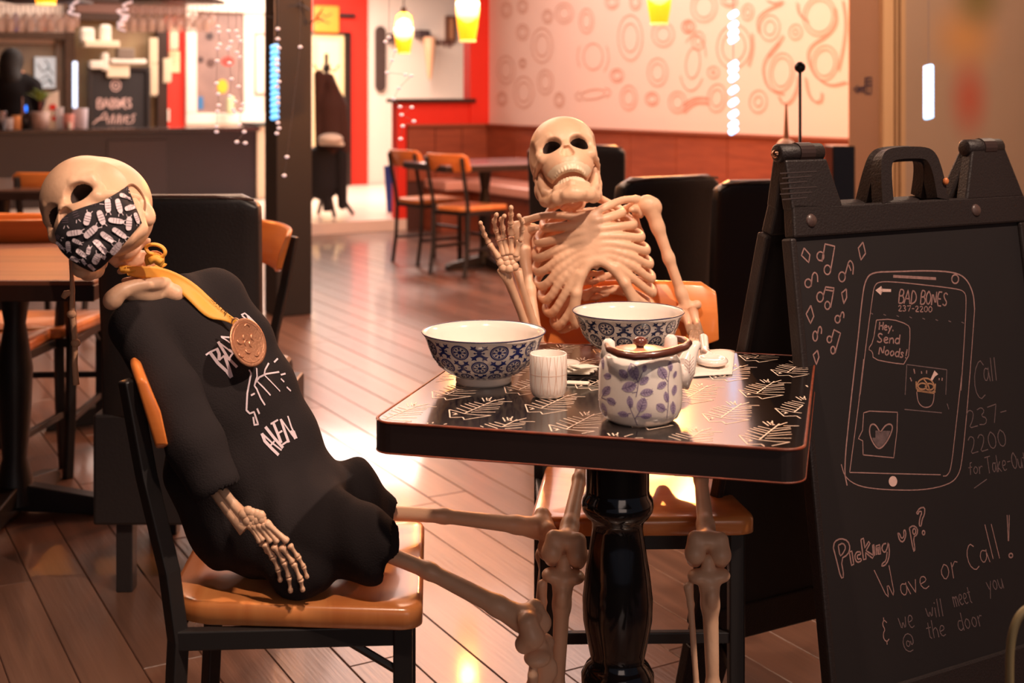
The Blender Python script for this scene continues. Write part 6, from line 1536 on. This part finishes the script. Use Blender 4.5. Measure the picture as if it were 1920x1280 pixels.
# ------------------------------------------------------------------ folding sign
sg = thing('folding_sign', 'large black folding sign chalked with a phone and music notes at the right', 'sign', (.74, 2.36, 0))
HT, Lb, SP = 1.125, 0, .16
Tl = Vector((.460, 2.22, HT)); nF = Vector((U2.y, -U2.x, 0))
def leafM(sgn):
    SPk = SP if sgn > 0 else .30; V_ = Vector((nF.x*SPk*sgn, nF.y*SPk*sgn, -HT)); L = V_.length; V_ = V_/L
    N = U2.cross(V_); N = -N if N.dot(nF*sgn) < 0 else N
    return V_, N, L
def leaf_sign(sgn, front):
    V_, N, L = leafM(sgn); th = .026
    O0 = Tl+nF*(.012*sgn)
    def at(s_, t, o=0): return O0+U2*s_+V_*t+N*o
    def pr(mb, poly, o0, o1): mb.prism([at(a, b, o0) for a, b in poly], N*(o1-o0)); return mb
    W_ = .612; mb = MB()
    pr(mb, [(0.012, .10), (.130, .107), (.60, .107), (.604, .160), (.008, .160)], -th, 0)           # top rail
    pr(mb, [(0, .160), (.014, .160), (.010, .95), (-.004, .95)], -th, 0); pr(mb, [(.578, .160), (.604, .160), (.612, .95), (.582, .95)], -th, 0)
    pr(mb, [(0, .92), (.61, .92), (.61, 1.0), (.0, 1.0)], -th, -.003)
    pr(mb, [(-.004, .99), (.11, .99), (.09, 1.135), (-.006, 1.135)], -th, 0); pr(mb, [(.50, .99), (.612, .99), (.616, 1.135), (.52, 1.135)], -th, 0)
    pr(mb, [(.005, .025), (.100, .025), (.128, .112), (.010, .112)], -th, 0)        # left tower
    pr(mb, [(.470, .012), (.560, .012), (.600, .112), (.437, .112)], -th, 0)        # right tower
    fr = obj('leaf_frame', mb, SIGNP, sg, world=True, bevel=.004, label='front leaf frame' if front else 'rear leaf frame')
    # handle arch
    ar = smooth_pl([(.222, .110), (.226, .05), (.235, .018), (.262, .008), (.345, .008), (.372, .020), (.384, .055), (.392, .110)], 2)
    inn = smooth_pl([(.250, .104), (.252, .06), (.256, .036), (.270, .030), (.338, .030), (.350, .038), (.358, .06), (.362, .104)], 2)
    h = MB(); n = len(ar)
    for i in range(n-1):
        a, b, c, d = ar[i], ar[i+1], inn[i+1], inn[i]; h.prism([at(*a, -th), at(*b, -th), at(*c, -th), at(*d, -th)], N*th)
    obj('carry_handle', h, SIGNP, fr, world=True)
    ps = MB(); pr(ps, [(.013, .158), (.580, .158), (.586, .922), (.009, .922)], -th+.004, -.008); pn = obj('chalk_panel', ps, CHALKB, sg, world=True, label='black chalk panel')
    for a, b in ((.050, .132), (.46, .132)):
        q = MB(); q.lathe([(0, .004), (.010, .003), (.012, 0), (.012, -.002)], 16, Matrix.Translation(at(a, b)) @ rot_to(N).to_4x4()); obj('rivet', q, mat('rivet_grey', (84, 66, 62), .35), fr, world=True, smooth=True)
    return at, V_, N, fr, pn
at, V_, N, fr, pn = leaf_sign(1, True)
leaf_sign(-1, False)
# hinge tubes over the towers
for a0, a1 in ((-.002, .098), (.462, .560)):
    h = MB(); c0 = Tl+U2*a0+Vector((0, 0, -.014)); c1 = Tl+U2*a1+Vector((0, 0, -.014)); h.tube([c0, c0.lerp(c1, .02), c0.lerp(c1, .98), c1], [.013, .016, .016, .013], 16)
    o = obj('hinge', h, SIGNP, sg, world=True, smooth=True)
    h = MB(); m0, m1 = c0.lerp(c1, .42), c0.lerp(c1, .75); h.tube([m0, m1], [.0178, .0178], 16); obj('hinge_strap', h, mat('strap_black', (60, 46, 44), .35), o, world=True)
h = MB(); c0 = Tl+Vector((0, 0, -.016))-U2*.004; h.lathe([(0, .006), (.006, .005), (.008, 0)], 14, Matrix.Translation(c0) @ rot_to(-U2).to_4x4()); obj('hinge_pin', h, mat('pin_metal', (150, 110, 90), .25, metal=1), sg, world=True, smooth=True)
h = MB(); p = at(.384, .075, .004); h.ball(p, (.006, .004, .007), 12); obj('orange_cap', h, mat('orange_cap', (206, 120, 70), .3), sg, world=True, smooth=True, label='small orange cap on the handle')
# small raised lines of print on the left tower
pt = plane_proj(at(0, .1, 0), N)
q = []
for k, y in enumerate([322, 331, 341, 351, 361, 371]): q.append([(1462+(k % 2)*4, y+3), (1531-(k % 3)*9, y-1)])
obj('moulded_text', strokes(MB(), pt, q, .0022, .0006, 5), mat('moulded_line', (58, 46, 45), .6), fr, world=True, kind='stuff', label='illegible moulded lines on the left tower')
# chalk drawing
pc = plane_proj(at(.3, .4, -.008), N)
light, mid, faint, org, sol = [], [], [], [], []
z1 = lambda pls: zs(pls, 1480, 420, 4.573); z2 = lambda pls: zs(pls, 1580, 480, 4.923); z3_ = lambda pls: zs(pls, 1560, 660, 4.572); z4_ = lambda pls: zs(pls, 1540, 930, 4.129)
def circ(x, y, rx, ry, rot=0): return ell_pl(x, y, rx, ry, rot, n=16)
light += z1([[(125, 205), (175, 262), (165, 330), (103, 268), (125, 205)], [(630, 155), (590, 205), (612, 308), (652, 250), (630, 155)], [(488, 555), (447, 590), (465, 682), (490, 630), (488, 555)], [(183, 697), (143, 770), (180, 852), (208, 790), (183, 697)], [(240, 1082), (203, 1120), (230, 1203), (252, 1140), (240, 1082)]])
light += z1([circ(265, 275, 30, 38), [(290, 240), (278, 322)], [(290, 260), (305, 170), (388, 190), (352, 400)], circ(325, 392, 28, 40),
             circ(160, 507, 28, 36), [(185, 535), (195, 440)], smooth_pl([(195, 440), (212, 410), (240, 430), (242, 497)], 2),
             circ(450, 452, 28, 42), [(475, 440), (505, 330)], smooth_pl([(500, 340), (520, 305), (550, 350), (543, 432)], 2), [(508, 350), (528, 400)],
             circ(262, 625, 28, 42), [(288, 620), (310, 538), (382, 548), (352, 715)], [(305, 562), (378, 574)], circ(325, 697, 22, 34),
             circ(412, 815, 22, 32), [(430, 810), (445, 760)], smooth_pl([(440, 775), (455, 748), (468, 770), (464, 805)], 2),
             circ(220, 960, 20, 42), [(238, 950), (250, 890)], smooth_pl([(246, 900), (262, 872), (277, 900), (272, 942)], 2),
             circ(342, 988, 20, 28), [(360, 985), (382, 905), (437, 935), (390, 1105)], circ(372, 1080, 18, 32)])
# phone outline and screen
light += [smooth_pl([(1588, 910), (1582, 880), (1594, 760), (1608, 640), (1616, 560), (1622, 525), (1635, 510), (1680, 509), (1740, 507), (1790, 510), (1812, 522), (1825, 550), (1827, 580)], 2)]
mid += [smooth_pl([(1827, 580), (1820, 680), (1812, 780), (1804, 860), (1798, 890), (1780, 908), (1730, 919), (1660, 918), (1610, 912), (1584, 895), (1577, 870)], 2)]
mid += z2([smooth_pl([(160, 1275), (210, 850), (270, 400), (290, 270), (340, 235), (480, 238), (700, 260), (1050, 300), (1130, 330), (1140, 420), (1120, 800), (1090, 1240)], 2)])
mid += z3_([[(270, 60), (225, 460), (150, 1030)], [(150, 1030), (500, 1040)], smooth_pl([(1110, 200), (1060, 640), (1020, 1000), (985, 1060), (950, 1062)], 2), [(500, 1040), (930, 1050)]])
light += z2([[(465, 180), (860, 202)], [(465, 192), (860, 214)], circ(1037, 212, 32, 40)])
sol += z2([[(300, 315), (355, 275), (352, 300), (445, 305), (445, 330), (350, 330), (350, 360)]])
light += write('BAD', 1683, 568, 26, -5, .62)[:6]; light += write('BONES', 1724, 570, 26, -5, .56)
mid += write('237-2200', 1683, 583, 11, -2, 1.05)
faint += z2([[(255+120*i, 525+12*i), (278+120*i, 535+12*i)] for i in range(8)])
mid += z2([smooth_pl([(310, 590), (450, 580), (600, 630), (625, 680), (600, 1000), (450, 985), (280, 950), (275, 880), (232, 860), (280, 790), (310, 590)], 1)])
light += write('Hey.', 1647, 618, 15, -4, .85); light += write('Send', 1643, 642, 18, -4, .95); light += write('Noods!', 1646, 664, 17, -8, .92)
faint += z2([[(590, 1000), (575, 1280)], [(590, 1000), (960, 1048), (950, 1280)]]); faint += z3_([[(620, 490), (940, 520)], [(985, 440), (1000, 490)]])
light += z2([[(655, 1040), (665, 1085)], [(725, 1062), (728, 1085)], [(773, 1055), (773, 1085)], [(622, 1120), (635, 1155)], [(890, 1125), (888, 1145)], [(918, 1122), (915, 1150)]])
sol += z2([[(808, 1140), (845, 1055), (880, 1090), (850, 1110), (825, 1150)]])
org += z2([smooth_pl([(850, 1260), (845, 1180), (800, 1130), (740, 1125), (690, 1160), (680, 1230)], 2), circ(735, 1200, 40, 28), circ(800, 1205, 38, 30), smooth_pl([(740, 1125), (790, 1190), (800, 1240)], 1)]); org += z3_([smooth_pl([(720, 250), (720, 320), (800, 340), (880, 345), (885, 270)], 1), [(726, 330), (878, 352)]])
mid += z3_([smooth_pl([(725, 340), (735, 430), (780, 475), (840, 470), (868, 430), (875, 350)], 2)])
mid += z3_([smooth_pl([(265, 880), (262, 760), (225, 740), (260, 670), (270, 520), (320, 505), (560, 515), (555, 680), (528, 905), (265, 880)], 0)])
light += z3_([smooth_pl([(412, 690), (370, 615), (325, 620), (318, 700), (350, 780), (402, 840), (470, 770), (520, 660), (510, 615), (460, 620), (412, 690)], 2)])
heart = smooth_pl(z3_([[(412, 690), (370, 625), (330, 630), (325, 700), (355, 775), (402, 830), (465, 765), (512, 660), (505, 625), (460, 630)]])[0], 1)
for k in range(16):
    y = 808+k*1.9; xs = []
    for a, b in zip(heart, heart[1:]+heart[:1]):
        if (a[1] < y) != (b[1] < y): xs.append(a[0]+(b[0]-a[0])*(y-a[1])/(b[1]-a[1]))
    xs.sort()
    if len(xs) >= 2: faint.append([(max(xs[0], 1640 if y < 820 else xs[0])+1, y), (xs[-1]-1, y+.5)])
sol += [circ(1674, 902, 8, 10)]
faint += write('C', 1826, 750, 76, 3, .46); faint += write('all', 1844, 716, 44, 6, .50)
faint += write('237-', 1815, 803, 34, 12, .85); faint += write('2200', 1818, 851, 33, 12, .78)
faint += write('for', 1816, 890, 24, 5, .72); faint += write('Take-Out', 1850, 888, 32, 9, .48); faint += [[(1826, 915), (1850, 898)]]
# hollow lettering PICKING UP?
pk = z4_([smooth_pl([(92, 400), (100, 350), (150, 325), (205, 345), (222, 400), (205, 450), (150, 485), (175, 625), (150, 635), (118, 500), (92, 400)], 1), smooth_pl([(130, 380), (165, 360), (190, 395), (165, 445), (142, 465), (130, 380)], 1),
          [(215, 430), (235, 425), (250, 525), (232, 535), (215, 430)], smooth_pl([(300, 430), (270, 430), (255, 470), (275, 515), (310, 500), (305, 480), (280, 490), (275, 455), (305, 450), (300, 430)], 1),
          [(305, 335), (325, 325), (335, 400), (365, 350), (375, 365), (345, 420), (405, 460), (395, 480), (340, 435), (345, 485), (325, 490), (305, 335)], [(395, 380), (405, 375), (412, 455), (402, 460), (395, 380)], [(425, 455), (422, 385), (450, 375), (458, 445), (445, 448), (442, 395), (432, 398), (438, 452)],
          smooth_pl([(500, 365), (475, 370), (465, 410), (490, 440), (510, 400), (518, 345), (528, 450), (505, 525), (465, 545), (470, 520), (500, 500), (508, 430)], 1),
          smooth_pl([(590, 285), (605, 345), (635, 355), (655, 300), (648, 260), (635, 265), (640, 310), (620, 330), (605, 290), (590, 285)], 1), smooth_pl([(680, 245), (712, 430), (725, 415), (710, 315), (740, 300), (745, 250), (710, 225), (680, 245)], 1), circ(718, 272, 12, 22),
          smooth_pl([(735, 130), (760, 90), (800, 85), (798, 140), (778, 180), (772, 232), (755, 228), (760, 170), (780, 120), (755, 115), (748, 140), (735, 130)], 1), circ(790, 282, 10, 16)])
light += pk
mid += write('W', 1659, 1131, 66, 18, .52); mid += write('ave', 1690, 1119, 40, 18, .78); mid += write('or', 1764, 1090, 50, 15, .68, skew=.1); mid += write('C', 1818, 1072, 52, 15, .62); mid += write('a', 1838, 1057, 42, 12, .75); mid += write('l', 1858, 1048, 66, 8, .4, skew=-.1); mid += write('l', 1870, 1047, 66, 8, .4, skew=-.1)
mid += [[(1892, 965), (1891, 1014)], [(1888, 965), (1890, 1014)]]; light += [circ(1895, 1041, 3.5, 4)]
mid += write('&', 1655, 1204, 42, 8, .6)
faint += write('we', 1688, 1182, 40, 12, .52); faint += write('will', 1738, 1160, 34, 10, .58); faint += write('meet', 1789, 1138, 34, 14, .42); faint += write('you', 1852, 1110, 32, 14, .54)
faint += write('@', 1694, 1220, 38, 10, .8); faint += write('the', 1739, 1198, 34, 10, .62); faint += write('door', 1797, 1184, 34, 14, .62)
for nm, L_, m_, w_ in (('chalk_drawing', light, CHALK, .0027), ('chalk_drawing', mid, CHALK, .0019), ('faint_chalk', faint, CHALKD, .0019), ('orange_chalk', org, CHALKO, .0028)):
    obj(nm, strokes(MB(), pc, L_, w_, .0004, 4), m_, pn, world=True, kind='stuff')
obj('chalk_fill', fills(MB(), pc, sol, .0005), CHALKW, pn, world=True, kind='stuff')
